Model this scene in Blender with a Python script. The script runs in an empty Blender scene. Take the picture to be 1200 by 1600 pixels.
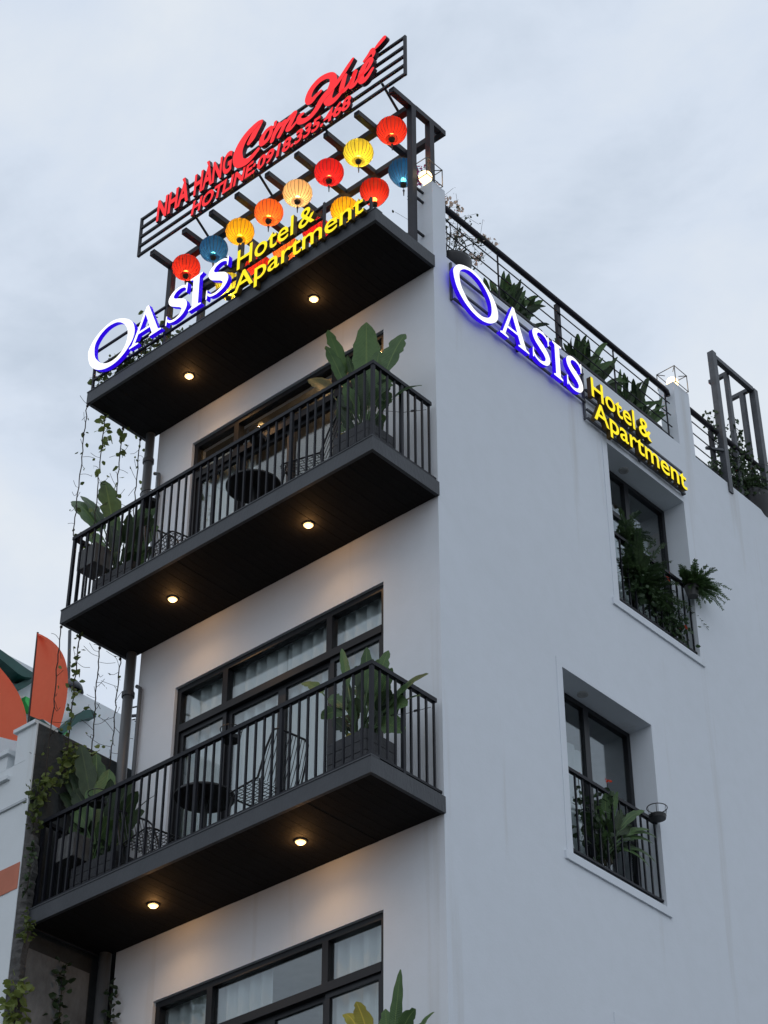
import bpy, math, random
from mathutils import Vector, Matrix
random.seed(7)
V = Vector
SC = bpy.context.scene
COL = SC.collection

# ------------------------------------------------------------------ camera
cam = bpy.data.cameras.new('camera')
cam.lens = 3259.235 * 36.0 / 1600.0
cam.sensor_width = 36.0
cam.clip_end = 4000
cam_o = bpy.data.objects.new('camera', cam)
COL.objects.link(cam_o)
yaw, pitch = 0.7294, 0.6441
fw = V((-math.sin(yaw) * math.cos(pitch), math.cos(yaw) * math.cos(pitch), math.sin(pitch)))
rt = fw.cross(V((0, 0, 1))).normalized()
up = rt.cross(fw)
mw = Matrix(((rt.x, up.x, -fw.x, 9.8047), (rt.y, up.y, -fw.y, -11.7174), (rt.z, up.z, -fw.z, -11.6475), (0, 0, 0, 1)))
cam_o.matrix_world = mw
SC.camera = cam_o
CAM = V((9.8047, -11.7174, -11.6475))

# ------------------------------------------------------------------ sky (dusk, overcast)
world = bpy.data.worlds.new('World')
SC.world = world
world.use_nodes = True
nt = world.node_tree
N, Lk = nt.nodes, nt.links
N.clear()
out = N.new('ShaderNodeOutputWorld')
bg = N.new('ShaderNodeBackground')
sky = N.new('ShaderNodeTexSky')
sky.sky_type = 'NISHITA'
sky.sun_disc = False
sky.sun_elevation = math.radians(35)
sky.sun_rotation = math.radians(160)
scl = N.new('ShaderNodeVectorMath'); scl.operation = 'SCALE'; scl.inputs['Scale'].default_value = 0.07
Lk.new(sky.outputs[0], scl.inputs[0])
tc = N.new('ShaderNodeTexCoord')
mp = N.new('ShaderNodeMapping'); mp.inputs['Scale'].default_value = (1.0, 1.0, 1.9); mp.inputs['Location'].default_value = (2.35, 1.1, 0.75)
Lk.new(tc.outputs['Generated'], mp.inputs['Vector'])
def noise(scale, detail, rough, dist=0.0):
    n = N.new('ShaderNodeTexNoise'); n.inputs['Scale'].default_value = scale; n.inputs['Detail'].default_value = detail
    n.inputs['Roughness'].default_value = rough; n.inputs['Distortion'].default_value = dist
    Lk.new(mp.outputs[0], n.inputs['Vector']); return n
n1 = noise(3.2, 6, 0.55, 0.4)
n2 = noise(9.0, 7, 0.6, 0.3)
cr = N.new('ShaderNodeValToRGB')          # soft cloud deck: grey bellies to bright gaps
e = cr.color_ramp.elements
e[0].position = 0.25; e[0].color = (0.54, 0.63, 0.75, 1)
e[1].position = 0.72; e[1].color = (0.87, 0.92, 0.97, 1)
m_ = cr.color_ramp.elements.new(0.47); m_.color = (0.735, 0.82, 0.945, 1)
add = N.new('ShaderNodeMath'); add.operation = 'MULTIPLY_ADD'; add.inputs[1].default_value = 0.42; 
Lk.new(n2.outputs[0], add.inputs[0])
sub = N.new('ShaderNodeMath'); sub.operation = 'MULTIPLY_ADD'; sub.inputs[1].default_value = 1.0; sub.inputs[2].default_value = -0.2
Lk.new(n1.outputs[0], sub.inputs[0]); Lk.new(sub.outputs[0], add.inputs[2])
Lk.new(add.outputs[0], cr.inputs[0])
mixs = N.new('ShaderNodeMix'); mixs.data_type = 'RGBA'; mixs.inputs[0].default_value = 0.9
Lk.new(scl.outputs[0], mixs.inputs[6]); Lk.new(cr.outputs[0], mixs.inputs[7])
Lk.new(mixs.outputs[2], bg.inputs['Color'])
bg.inputs['Strength'].default_value = 1.0
Lk.new(bg.outputs[0], out.inputs[0])

sun = bpy.data.lights.new('sun', 'SUN')
sun.energy = 0.06; sun.angle = math.radians(60); sun.color = (1.0, 0.95, 0.9)
sun_o = bpy.data.objects.new('sun', sun); COL.objects.link(sun_o)
sun_o.rotation_euler = (math.radians(55), 0, math.radians(20))

SC.view_settings.view_transform = 'Standard'
SC.view_settings.look = 'None'
SC.view_settings.exposure = 0.0
SC.view_settings.gamma = 1.0
SC.view_settings.use_curve_mapping = False
SC.cycles.use_denoising = True
SC.cycles.max_bounces = 8
SC.cycles.transparent_max_bounces = 16

# ------------------------------------------------------------------ materials
def new_mat(name):
    m = bpy.data.materials.new(name); m.use_nodes = True
    return m, m.node_tree.nodes, m.node_tree.links, m.node_tree.nodes['Principled BSDF']

def mat(name, col, rough=0.6, var=0.12, scale=6.0, bump=0.0, bscale=60.0, metal=0.0, spec=0.5, col2=None, stretch=(1, 1, 1)):
    m, n, l, p = new_mat(name)
    t = n.new('ShaderNodeTexCoord'); mpp = n.new('ShaderNodeMapping'); mpp.inputs['Scale'].default_value = stretch
    l.new(t.outputs['Object'], mpp.inputs[0])
    nz = n.new('ShaderNodeTexNoise'); nz.inputs['Scale'].default_value = scale; nz.inputs['Detail'].default_value = 8; nz.inputs['Roughness'].default_value = 0.65
    l.new(mpp.outputs[0], nz.inputs['Vector'])
    r = n.new('ShaderNodeValToRGB')
    a = tuple(c * (1 - var) for c in col) if col2 is None else col
    b = tuple(min(1, c * (1 + var)) for c in col) if col2 is None else col2
    r.color_ramp.elements[0].color = (*a, 1); r.color_ramp.elements[1].color = (*b, 1)
    r.color_ramp.elements[0].position = 0.3; r.color_ramp.elements[1].position = 0.7
    l.new(nz.outputs[0], r.inputs[0]); l.new(r.outputs[0], p.inputs['Base Color'])
    p.inputs['Roughness'].default_value = rough; p.inputs['Metallic'].default_value = metal
    p.inputs['Specular IOR Level'].default_value = spec
    if bump:
        nb = n.new('ShaderNodeTexNoise'); nb.inputs['Scale'].default_value = bscale; nb.inputs['Detail'].default_value = 6
        l.new(mpp.outputs[0], nb.inputs['Vector'])
        b_ = n.new('ShaderNodeBump'); b_.inputs['Strength'].default_value = bump; b_.inputs['Distance'].default_value = 0.02
        l.new(nb.outputs[0], b_.inputs['Height']); l.new(b_.outputs[0], p.inputs['Normal'])
    return m

def emit(name, col, strength, base=(0.3, 0.3, 0.3)):
    m, n, l, p = new_mat(name)
    p.inputs['Base Color'].default_value = (*base, 1)
    p.inputs['Emission Color'].default_value = (*col, 1)
    p.inputs['Emission Strength'].default_value = strength
    p.inputs['Roughness'].default_value = 0.5; p.inputs['Specular IOR Level'].default_value = 0.1
    return m

def wall_paint(name, col):
    # white masonry paint: faint blotches, trowel relief, a few run-off streaks below the coping
    m, n, l, p = new_mat(name)
    g = n.new('ShaderNodeNewGeometry')
    def nz(sc, det, stretch=(1, 1, 1)):
        mpp = n.new('ShaderNodeMapping'); mpp.inputs['Scale'].default_value = stretch
        l.new(g.outputs['Position'], mpp.inputs[0])
        q = n.new('ShaderNodeTexNoise'); q.inputs['Scale'].default_value = sc; q.inputs['Detail'].default_value = det
        q.inputs['Roughness'].default_value = 0.6
        l.new(mpp.outputs[0], q.inputs['Vector']); return q
    a = nz(0.7, 5); b = nz(5.0, 8); s = nz(2.2, 6, (1, 1, 0.06))
    r1 = n.new('ShaderNodeValToRGB')
    r1.color_ramp.elements[0].position = 0.3; r1.color_ramp.elements[0].color = tuple(c * 0.972 for c in col) + (1,)
    r1.color_ramp.elements[1].position = 0.7; r1.color_ramp.elements[1].color = (*col, 1)
    l.new(a.outputs[0], r1.inputs[0])
    mx = n.new('ShaderNodeMix'); mx.data_type = 'RGBA'; mx.blend_type = 'MULTIPLY'
    r2 = n.new('ShaderNodeValToRGB')
    r2.color_ramp.elements[0].position = 0.3; r2.color_ramp.elements[0].color = (0.975, 0.975, 0.97, 1)
    r2.color_ramp.elements[1].position = 0.6; r2.color_ramp.elements[1].color = (1, 1, 1, 1)
    l.new(b.outputs[0], r2.inputs[0])
    mx.inputs[0].default_value = 1.0
    l.new(r1.outputs[0], mx.inputs[6]); l.new(r2.outputs[0], mx.inputs[7])
    r3 = n.new('ShaderNodeValToRGB')
    r3.color_ramp.elements[0].position = 0.60; r3.color_ramp.elements[0].color = (1, 1, 1, 1)
    r3.color_ramp.elements[1].position = 0.82; r3.color_ramp.elements[1].color = (0.72, 0.66, 0.58, 1)
    l.new(s.outputs[0], r3.inputs[0])
    mx2 = n.new('ShaderNodeMix'); mx2.data_type = 'RGBA'; mx2.blend_type = 'MULTIPLY'; mx2.inputs[0].default_value = 0.8
    l.new(mx.outputs[2], mx2.inputs[6]); l.new(r3.outputs[0], mx2.inputs[7])
    l.new(mx2.outputs[2], p.inputs['Base Color'])
    p.inputs['Roughness'].default_value = 0.75; p.inputs['Specular IOR Level'].default_value = 0.25
    bb = nz(45, 6); bl = nz(2.5, 4)
    bp1 = n.new('ShaderNodeBump'); bp1.inputs['Strength'].default_value = 0.25; bp1.inputs['Distance'].default_value = 0.004
    bp2 = n.new('ShaderNodeBump'); bp2.inputs['Strength'].default_value = 0.12; bp2.inputs['Distance'].default_value = 0.03
    l.new(bb.outputs[0], bp1.inputs['Height']); l.new(bl.outputs[0], bp2.inputs['Height'])
    l.new(bp1.outputs[0], bp2.inputs['Normal']); l.new(bp2.outputs[0], p.inputs['Normal'])
    return m

def glass_mat(name, tint=(0.95, 0.97, 0.97), ior=1.75):
    m, n, l, p = new_mat(name)
    n.remove(p)
    o = n['Material Output']
    t = n.new('ShaderNodeBsdfTransparent'); t.inputs[0].default_value = (*tint, 1)
    gl = n.new('ShaderNodeBsdfGlossy'); gl.inputs['Roughness'].default_value = 0.03; gl.inputs[0].default_value = (0.9, 0.95, 0.97, 1)
    f = n.new('ShaderNodeFresnel')
    g = n.new('ShaderNodeNewGeometry')
    io = n.new('ShaderNodeMix'); io.inputs[2].default_value = ior; io.inputs[3].default_value = 1 / ior
    l.new(g.outputs['Backfacing'], io.inputs[0]); l.new(io.outputs[0], f.inputs['IOR'])
    nz = n.new('ShaderNodeTexNoise'); nz.inputs['Scale'].default_value = 0.9
    l.new(g.outputs['Position'], nz.inputs['Vector'])
    b = n.new('ShaderNodeBump'); b.inputs['Strength'].default_value = 0.06; b.inputs['Distance'].default_value = 0.05
    l.new(nz.outputs[0], b.inputs['Height']); l.new(b.outputs[0], gl.inputs['Normal'])
    mx = n.new('ShaderNodeMixShader')
    l.new(f.outputs[0], mx.inputs[0]); l.new(t.outputs[0], mx.inputs[1]); l.new(gl.outputs[0], mx.inputs[2])
    l.new(mx.outputs[0], o.inputs[0])
    return m

def cloth_mat(name, col, trans=0.6, scale=30, var=0.1):
    m, n, l, p = new_mat(name)
    n.remove(p)
    o = n['Material Output']
    t = n.new('ShaderNodeTexCoord'); nz = n.new('ShaderNodeTexNoise'); nz.inputs['Scale'].default_value = scale; nz.inputs['Detail'].default_value = 6
    l.new(t.outputs['Object'], nz.inputs['Vector'])
    r = n.new('ShaderNodeValToRGB')
    r.color_ramp.elements[0].color = tuple(c * (1 - var) for c in col) + (1,)
    r.color_ramp.elements[1].color = tuple(min(1, c * (1 + var)) for c in col) + (1,)
    l.new(nz.outputs[0], r.inputs[0])
    d = n.new('ShaderNodeBsdfDiffuse'); tr = n.new('ShaderNodeBsdfTranslucent')
    l.new(r.outputs[0], d.inputs[0]); l.new(r.outputs[0], tr.inputs[0])
    mx = n.new('ShaderNodeMixShader'); mx.inputs[0].default_value = trans
    l.new(d.outputs[0], mx.inputs[1]); l.new(tr.outputs[0], mx.inputs[2]); l.new(mx.outputs[0], o.inputs[0])
    return m

def silk_mat(name, col):
    m, n, l, p = new_mat(name)
    n.remove(p)
    o = n['Material Output']
    d = n.new('ShaderNodeBsdfDiffuse'); tr = n.new('ShaderNodeBsdfTranslucent'); rf = n.new('ShaderNodeBsdfRefraction')
    for q in (d, tr): q.inputs[0].default_value = (*col, 1)
    rf.inputs[0].default_value = (min(1, col[0] * 1.2), min(1, col[1] * 1.6 + 0.05), col[2] * 1.2, 1); rf.inputs['Roughness'].default_value = 0.62; rf.inputs['IOR'].default_value = 1.03
    a = n.new('ShaderNodeMixShader'); a.inputs[0].default_value = 0.5
    b = n.new('ShaderNodeMixShader'); b.inputs[0].default_value = 0.3
    l.new(d.outputs[0], a.inputs[1]); l.new(tr.outputs[0], a.inputs[2]); l.new(a.outputs[0], b.inputs[1]); l.new(rf.outputs[0], b.inputs[2])
    l.new(b.outputs[0], o.inputs[0])
    return m

def leaf_mat(name, c1, c2, rough=0.42, trans=0.25):
    m, n, l, p = new_mat(name)
    oi = n.new('ShaderNodeObjectInfo'); t = n.new('ShaderNodeNewGeometry')
    nz = n.new('ShaderNodeTexNoise'); nz.inputs['Scale'].default_value = 9; nz.inputs['Detail'].default_value = 5
    l.new(t.outputs['Position'], nz.inputs['Vector'])
    ad = n.new('ShaderNodeMath'); ad.operation = 'MULTIPLY_ADD'; ad.inputs[1].default_value = 0.5
    l.new(oi.outputs['Random'], ad.inputs[0]); l.new(nz.outputs[0], ad.inputs[2])
    r = n.new('ShaderNodeValToRGB'); r.color_ramp.elements[0].position = 0.35; r.color_ramp.elements[1].position = 0.95
    r.color_ramp.elements[0].color = (*c1, 1); r.color_ramp.elements[1].color = (*c2, 1)
    l.new(ad.outputs[0], r.inputs[0])
    # side veins and pale midrib, where the blade carries its own coordinates; browned margin
    at = n.new('ShaderNodeAttribute'); at.attribute_name = 'blade'
    sx = n.new('ShaderNodeSeparateXYZ'); l.new(at.outputs['Vector'], sx.inputs[0])
    ab = n.new('ShaderNodeMath'); ab.operation = 'ABSOLUTE'; l.new(sx.outputs[0], ab.inputs[0])
    ph = n.new('ShaderNodeMath'); ph.operation = 'MULTIPLY_ADD'; ph.inputs[1].default_value = 330; l.new(sx.outputs[1], ph.inputs[0])
    sk = n.new('ShaderNodeMath'); sk.operation = 'MULTIPLY'; sk.inputs[1].default_value = -9.0; l.new(ab.outputs[0], sk.inputs[0]); l.new(sk.outputs[0], ph.inputs[2])
    sn = n.new('ShaderNodeMath'); sn.operation = 'SINE'; l.new(ph.outputs[0], sn.inputs[0])
    mr = n.new('ShaderNodeMapRange'); mr.inputs[1].default_value = 0.0; mr.inputs[2].default_value = 0.10; mr.inputs[3].default_value = 1.0; mr.inputs[4].default_value = 0.0
    l.new(ab.outputs[0], mr.inputs[0])
    mrz = n.new('ShaderNodeMath'); mrz.operation = 'MULTIPLY'; l.new(mr.outputs[0], mrz.inputs[0]); l.new(sx.outputs[2], mrz.inputs[1])
    mid = n.new('ShaderNodeMix'); mid.data_type = 'RGBA'; l.new(mrz.outputs[0], mid.inputs[0]); l.new(r.outputs[0], mid.inputs[6])
    mid.inputs[7].default_value = (min(1, c2[0] * 1.7), min(1, c2[1] * 1.4), c2[2] * 1.3, 1)
    vs = n.new('ShaderNodeMath'); vs.operation = 'MULTIPLY_ADD'; vs.inputs[1].default_value = 0.13; vs.inputs[2].default_value = 1.0
    l.new(sn.outputs[0], vs.inputs[0])
    vm = n.new('ShaderNodeVectorMath'); vm.operation = 'SCALE'; l.new(mid.outputs[2], vm.inputs[0]); l.new(vs.outputs[0], vm.inputs['Scale'])
    eg = n.new('ShaderNodeMath'); eg.operation = 'MULTIPLY_ADD'; eg.inputs[1].default_value = 1.2; l.new(nz.outputs[0], eg.inputs[0]); l.new(ab.outputs[0], eg.inputs[2])
    er = n.new('ShaderNodeMapRange'); er.inputs[1].default_value = 1.62; er.inputs[2].default_value = 1.85; er.inputs[3].default_value = 0.0; er.inputs[4].default_value = 0.8
    l.new(eg.outputs[0], er.inputs[0])
    fin = n.new('ShaderNodeMix'); fin.data_type = 'RGBA'; l.new(er.outputs[0], fin.inputs[0]); l.new(vm.outputs[0], fin.inputs[6]); fin.inputs[7].default_value = (0.10, 0.065, 0.025, 1)
    l.new(fin.outputs[2], p.inputs['Base Color'])
    bm = n.new('ShaderNodeBump'); bm.inputs['Strength'].default_value = 0.35; bm.inputs['Distance'].default_value = 0.004
    l.new(sn.outputs[0], bm.inputs['Height']); l.new(bm.outputs[0], p.inputs['Normal'])
    p.inputs['Roughness'].default_value = rough; p.inputs['Specular IOR Level'].default_value = 0.4
    o = n['Material Output']; tr = n.new('ShaderNodeBsdfTranslucent'); l.new(fin.outputs[2], tr.inputs[0])
    mx = n.new('ShaderNodeMixShader'); mx.inputs[0].default_value = trans
    l.new(p.outputs[0], mx.inputs[1]); l.new(tr.outputs[0], mx.inputs[2]); l.new(mx.outputs[0], o.inputs[0])
    return m

M = {}
M['wall'] = wall_paint('white_masonry_paint', (0.735, 0.775, 0.825))
M['neighbour'] = wall_paint('neighbour_paint', (0.72, 0.76, 0.78))
M['grey_render'] = wall_paint('grey_render', (0.50, 0.54, 0.56))
M['fascia'] = mat('charcoal_fascia', (0.030, 0.034, 0.041), 0.55, 0.15, 2.2, 0.25, 40, col2=(0.047, 0.052, 0.060), stretch=(1, 1, 0.35))
M['soffit'] = mat('black_stained_board', (0.0115, 0.0108, 0.0112), 0.8, 0.35, 3, 0.3, 40, spec=0.15, stretch=(6, 1, 6))
M['rail'] = mat('black_rail_paint', (0.009, 0.010, 0.015), 0.5, 0.2, 12, 0.08, 80, spec=0.22)
M['frame'] = mat('black_window_frame', (0.011, 0.012, 0.015), 0.4, 0.15, 8, spec=0.3)
M['steel'] = mat('dark_steel_tube', (0.018, 0.0175, 0.024), 0.5, 0.3, 8, 0.1, 60, spec=0.3)
M['steel_grey'] = mat('weathered_grey_steel', (0.06, 0.065, 0.075), 0.5, 0.35, 7, 0.1, 60)
M['glass'] = glass_mat('window_glass')
M['curtain'] = cloth_mat('sheer_curtain', (0.62, 0.67, 0.68), 0.22, 8, 0.03)
M['inside'] = mat('room_wall', (0.42, 0.42, 0.41), 0.8)
M['inside_brown'] = mat('brown_room_panel', (0.24, 0.16, 0.10), 0.5, 0.2, 3)
M['inside_white'] = mat('white_cupboard', (0.7, 0.7, 0.68), 0.5)
M['plank'] = mat('planter_board', (0.022, 0.023, 0.028), 0.5, 0.3, 5, 0.3, 40)
M['soil'] = mat('potting_soil', (0.03, 0.022, 0.016), 0.95, 0.4, 20, 0.6, 60)
M['black'] = mat('black_plastic', (0.012, 0.012, 0.014), 0.45, 0.2, 10)
M['wire'] = mat('black_wire', (0.014, 0.014, 0.017), 0.4)
M['greypot'] = mat('grey_pot', (0.12, 0.12, 0.12), 0.6, 0.2, 12)
M['pipe'] = mat('grey_drain_pipe', (0.10, 0.11, 0.12), 0.45, 0.25, 5, stretch=(1, 1, 0.2))
M['mould'] = mat('mouldy_concrete', (0.022, 0.025, 0.026), 0.9, 0.5, 1.6, 0.8, 18, col2=(0.075, 0.080, 0.080))
M['concrete'] = mat('stained_concrete', (0.07, 0.07, 0.068), 0.9, 0.5, 2.2, 0.8, 16, col2=(0.27, 0.28, 0.28), stretch=(1, 1, 0.6))
M['rough'] = mat('broken_concrete', (0.03, 0.03, 0.03), 0.95, 0.5, 7, 1.0, 22, col2=(0.12, 0.115, 0.11))
M['orange'] = mat('orange_paint_band', (0.52, 0.17, 0.10), 0.7, 0.1, 3)
M['flag'] = cloth_mat('orange_flag_cloth', (1.0, 0.20, 0.11), 0.55, 14, 0.06)
M['green_dark'] = mat('dark_green_moulding', (0.008, 0.075, 0.062), 0.5, 0.2, 6)
M['green_bright'] = mat('painted_led_green', (0.03, 0.50, 0.09), 0.5, 0.1, 6)  # green of the lit LED strips put into plain colour, emits nothing
M['deck'] = mat('deck_tile', (0.22, 0.22, 0.21), 0.7, 0.15, 4)
M['ground'] = mat('street_asphalt', (0.07, 0.07, 0.07), 0.9, 0.3, 2)
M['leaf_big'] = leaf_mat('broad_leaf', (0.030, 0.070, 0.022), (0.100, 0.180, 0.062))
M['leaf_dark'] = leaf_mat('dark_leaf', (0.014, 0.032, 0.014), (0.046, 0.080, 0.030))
M['leaf_vine'] = leaf_mat('vine_leaf', (0.045, 0.075, 0.020), (0.19, 0.24, 0.06), 0.5, 0.35)
M['leaf_yellow'] = leaf_mat('yellow_leaf', (0.26, 0.22, 0.035), (0.44, 0.40, 0.06), 0.5, 0.35)
M['leaf_fern'] = leaf_mat('fern_leaf', (0.024, 0.052, 0.022), (0.075, 0.125, 0.048))
M['stem'] = mat('plant_stem', (0.05, 0.045, 0.025), 0.8, 0.3, 20)
M['twig'] = mat('dry_twig', (0.035, 0.028, 0.022), 0.9, 0.3, 20)
M['petal'] = cloth_mat('pale_petal', (0.62, 0.50, 0.42), 0.4, 20, 0.2)
M['petal_red'] = cloth_mat('red_petal', (0.75, 0.10, 0.05), 0.4, 20, 0.2)
M['petal_pink'] = cloth_mat('purple_petal', (0.35, 0.06, 0.20), 0.4, 20, 0.2)
M['red_face'] = emit('red_lit_acrylic', (1.0, 0.034, 0.042), 0.97, (0.12, 0.004, 0.006))
M['red_side'] = mat('red_letter_return', (0.055, 0.014, 0.022), 0.5)
M['white_face'] = emit('white_lit_acrylic', (1.0, 0.98, 1.0), 1.15)
M['blue_side'] = emit('blue_lit_return', (0.022, 0.001, 0.66), 1.0, (0.02, 0.01, 0.3))
M['yellow_face'] = emit('yellow_lit_acrylic', (1.0, 0.79, 0.012), 1.10, (0.1, 0.08, 0.004))
M['yellow_side'] = mat('brown_letter_return', (0.10, 0.060, 0.012), 0.5)
M['lamp'] = emit('warm_lamp_glass', (1.0, 0.60, 0.22), 3.4)
M['bulb'] = emit('cage_lamp_globe', (1.0, 0.72, 0.36), 3.2)
M['bezel'] = mat('fitting_ring', (0.09, 0.09, 0.09), 0.4)
M['fitting_white'] = mat('white_fitting', (0.45, 0.45, 0.45), 0.5)
LANT = {'red': (0.60, 0.040, 0.028), 'crimson': (0.60, 0.025, 0.035), 'yellow': (0.80, 0.46, 0.025), 'lime': (0.72, 0.64, 0.08),
        'orange': (0.82, 0.19, 0.045), 'pale': (0.80, 0.56, 0.34), 'blue': (0.022, 0.11, 0.34)}
for k, c in LANT.items():
    M['lant_' + k] = silk_mat('lantern_silk_' + k, c)

# ------------------------------------------------------------------ mesh builder
class MB:
    def __init__(s): s.v = []; s.f = []; s.m = []; s.uv = {}
    def face(s, idx, mi=0): s.f.append(tuple(idx)); s.m.append(mi)
    def add(s, verts, faces, mi=0):
        b = len(s.v); s.v += [tuple(q) for q in verts]
        for f in faces: s.face([b + i for i in f], mi)
    def box(s, lo, hi, mi=0):
        x0, y0, z0 = lo; x1, y1, z1 = hi
        s.add([(x0, y0, z0), (x1, y0, z0), (x1, y1, z0), (x0, y1, z0), (x0, y0, z1), (x1, y0, z1), (x1, y1, z1), (x0, y1, z1)],
              [(3, 2, 1, 0), (4, 5, 6, 7), (0, 1, 5, 4), (1, 2, 6, 5), (2, 3, 7, 6), (3, 0, 4, 7)], mi)
        return s
    def bar(s, p, q, w, h, upv=(0, 0, 1), mi=0):
        p, q = V(p), V(q); d = (q - p).normalized(); u = V(upv)
        if abs(d.dot(u)) > 0.98: u = V((1, 0, 0))
        a = d.cross(u).normalized(); b = a.cross(d).normalized()
        vs = []
        for c in (p, q):
            for sa, sb in ((-1, -1), (1, -1), (1, 1), (-1, 1)):
                vs.append(c + a * (sa * w / 2) + b * (sb * h / 2))
        s.add(vs, [(0, 3, 2, 1), (4, 5, 6, 7), (0, 1, 5, 4), (1, 2, 6, 5), (2, 3, 7, 6), (3, 0, 4, 7)], mi)
        return s
    def tube(s, pts, r, n=6, mi=0, closed=False):
        pts = [V(p) for p in pts]; k = len(pts); b0 = len(s.v); prev = None
        for i, p in enumerate(pts):
            if closed: d = pts[(i + 1) % k] - pts[i - 1]
            else: d = pts[min(i + 1, k - 1)] - pts[max(i - 1, 0)]
            d.normalize()
            if prev is None:
                a = d.cross(V((0, 0, 1)))
                if a.length < 0.05: a = d.cross(V((1, 0, 0)))
            else: a = prev - d * prev.dot(d)
            a.normalize(); prev = a; c = d.cross(a)
            rr = r[i] if isinstance(r, (list, tuple)) else r
            for j in range(n):
                t = 2 * math.pi * j / n
                s.v.append(tuple(p + a * (rr * math.cos(t)) + c * (rr * math.sin(t))))
        for i in range(k if closed else k - 1):
            for j in range(n):
                i2 = (i + 1) % k
                s.face((b0 + i * n + j, b0 + i * n + (j + 1) % n, b0 + i2 * n + (j + 1) % n, b0 + i2 * n + j), mi)
        if not closed:
            s.face([b0 + j for j in range(n)][::-1], mi); s.face([b0 + (k - 1) * n + j for j in range(n)], mi)
        return s
    def lathe(s, prof, c, n=24, mi=0, wob=0.0, gores=0):
        b0 = len(s.v); c = V(c)
        for r, z in prof:
            for j in range(n):
                t = 2 * math.pi * j / n
                rr = r * (1 - wob * (0.5 + 0.5 * math.cos(gores * t))) if gores else r
                s.v.append((c.x + rr * math.cos(t), c.y + rr * math.sin(t), c.z + z))
        for i in range(len(prof) - 1):
            for j in range(n):
                s.face((b0 + i * n + j, b0 + i * n + (j + 1) % n, b0 + (i + 1) * n + (j + 1) % n, b0 + (i + 1) * n + j), mi)
        return s
    def disc(s, c, r, n=20, mi=0, nz=1):
        b0 = len(s.v); s.v += [(c[0] + r * math.cos(2 * math.pi * j / n), c[1] + r * math.sin(2 * math.pi * j / n), c[2]) for j in range(n)]
        s.face([b0 + j for j in range(n)][::nz], mi)
        return s

def mesh_of(name, mb, mats, origin=(0, 0, 0), smooth=False):
    me = bpy.data.meshes.new(name)
    o = origin
    me.from_pydata([(p[0] - o[0], p[1] - o[1], p[2] - o[2]) for p in mb.v], [], mb.f)
    for m in (mats if isinstance(mats, (list, tuple)) else [mats]): me.materials.append(m)
    for p, i in zip(me.polygons, mb.m):
        p.material_index = i; p.use_smooth = smooth
    if mb.uv:
        at = me.attributes.new('blade', 'FLOAT_VECTOR', 'POINT')
        for i, q in mb.uv.items(): at.data[i].vector = q
    me.update()
    return me

def wloc(o):
    p = V((0, 0, 0))
    while o is not None: p += o.location; o = o.parent
    return p

def link(name, me, parent=None, label=None, kind=None):
    o = bpy.data.objects.new(name, me); COL.objects.link(o)
    if parent is not None: o.parent = parent
    if label: o['label'] = label
    if kind: o['kind'] = kind
    return o

def part(name, mb, mats, parent, label=None, kind=None, smooth=False, local=False):
    """one mesh object under its thing; mb is in world coordinates unless local"""
    org = (0, 0, 0) if local else tuple(wloc(parent))
    return link(name, mesh_of(name, mb, mats, org, smooth), parent, label, kind)

def thing(name, label, cat, loc=(0, 0, 0), rotz=0.0, group=None):
    o = bpy.data.objects.new(name, None); COL.objects.link(o)
    o.empty_display_size = 0.1
    o.location = loc; o.rotation_euler = (0, 0, rotz)
    o['label'] = label; o['category'] = cat
    if group: o['group'] = group
    return o

def single(name, mb, mats, label, cat, loc=(0, 0, 0), group=None, smooth=False):
    o = link(name, mesh_of(name, mb, mats, loc, smooth)); o.location = loc
    o['label'] = label; o['category'] = cat
    if group: o['group'] = group
    return o

def structure(name, mb, mats):
    o = link(name, mesh_of(name, mb, mats)); o['kind'] = 'structure'; return o

def copy_tree(o, parent=None):
    c = o.copy(); COL.objects.link(c)
    if parent is not None: c.parent = parent
    for ch in list(o.children): copy_tree(ch, c)
    return c

def wall_grid(ucuts, zcuts, holes, d0, d1, axis):
    """wall slab with rectangular openings; axis 'x': runs along x, thickness along y; axis 'y': runs along y, thickness along x"""
    mb = MB()
    nu, nz = len(ucuts) - 1, len(zcuts) - 1
    def solid(i, j):
        if i < 0 or j < 0 or i >= nu or j >= nz: return False
        uc = (ucuts[i] + ucuts[i + 1]) / 2; zc = (zcuts[j] + zcuts[j + 1]) / 2
        return not any(h[0] < uc < h[1] and h[2] < zc < h[3] for h in holes)
    def P(u, d, z): return (u, d, z) if axis == 'x' else (d, u, z)
    for i in range(nu):
        for j in range(nz):
            if not solid(i, j): continue
            a, b, c, d = ucuts[i], ucuts[i + 1], zcuts[j], zcuts[j + 1]
            mb.add([P(a, d0, c), P(b, d0, c), P(b, d0, d), P(a, d0, d)], [(0, 1, 2, 3)])
            mb.add([P(a, d1, c), P(b, d1, c), P(b, d1, d), P(a, d1, d)], [(3, 2, 1, 0)])
            if not solid(i - 1, j): mb.add([P(a, d0, c), P(a, d0, d), P(a, d1, d), P(a, d1, c)], [(0, 1, 2, 3)])
            if not solid(i + 1, j): mb.add([P(b, d0, c), P(b, d0, d), P(b, d1, d), P(b, d1, c)], [(3, 2, 1, 0)])
            if not solid(i, j - 1): mb.add([P(a, d0, c), P(b, d0, c), P(b, d1, c), P(a, d1, c)], [(3, 2, 1, 0)])
            if not solid(i, j + 1): mb.add([P(a, d0, d), P(b, d0, d), P(b, d1, d), P(a, d1, d)], [(0, 1, 2, 3)])
    return mb

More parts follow.
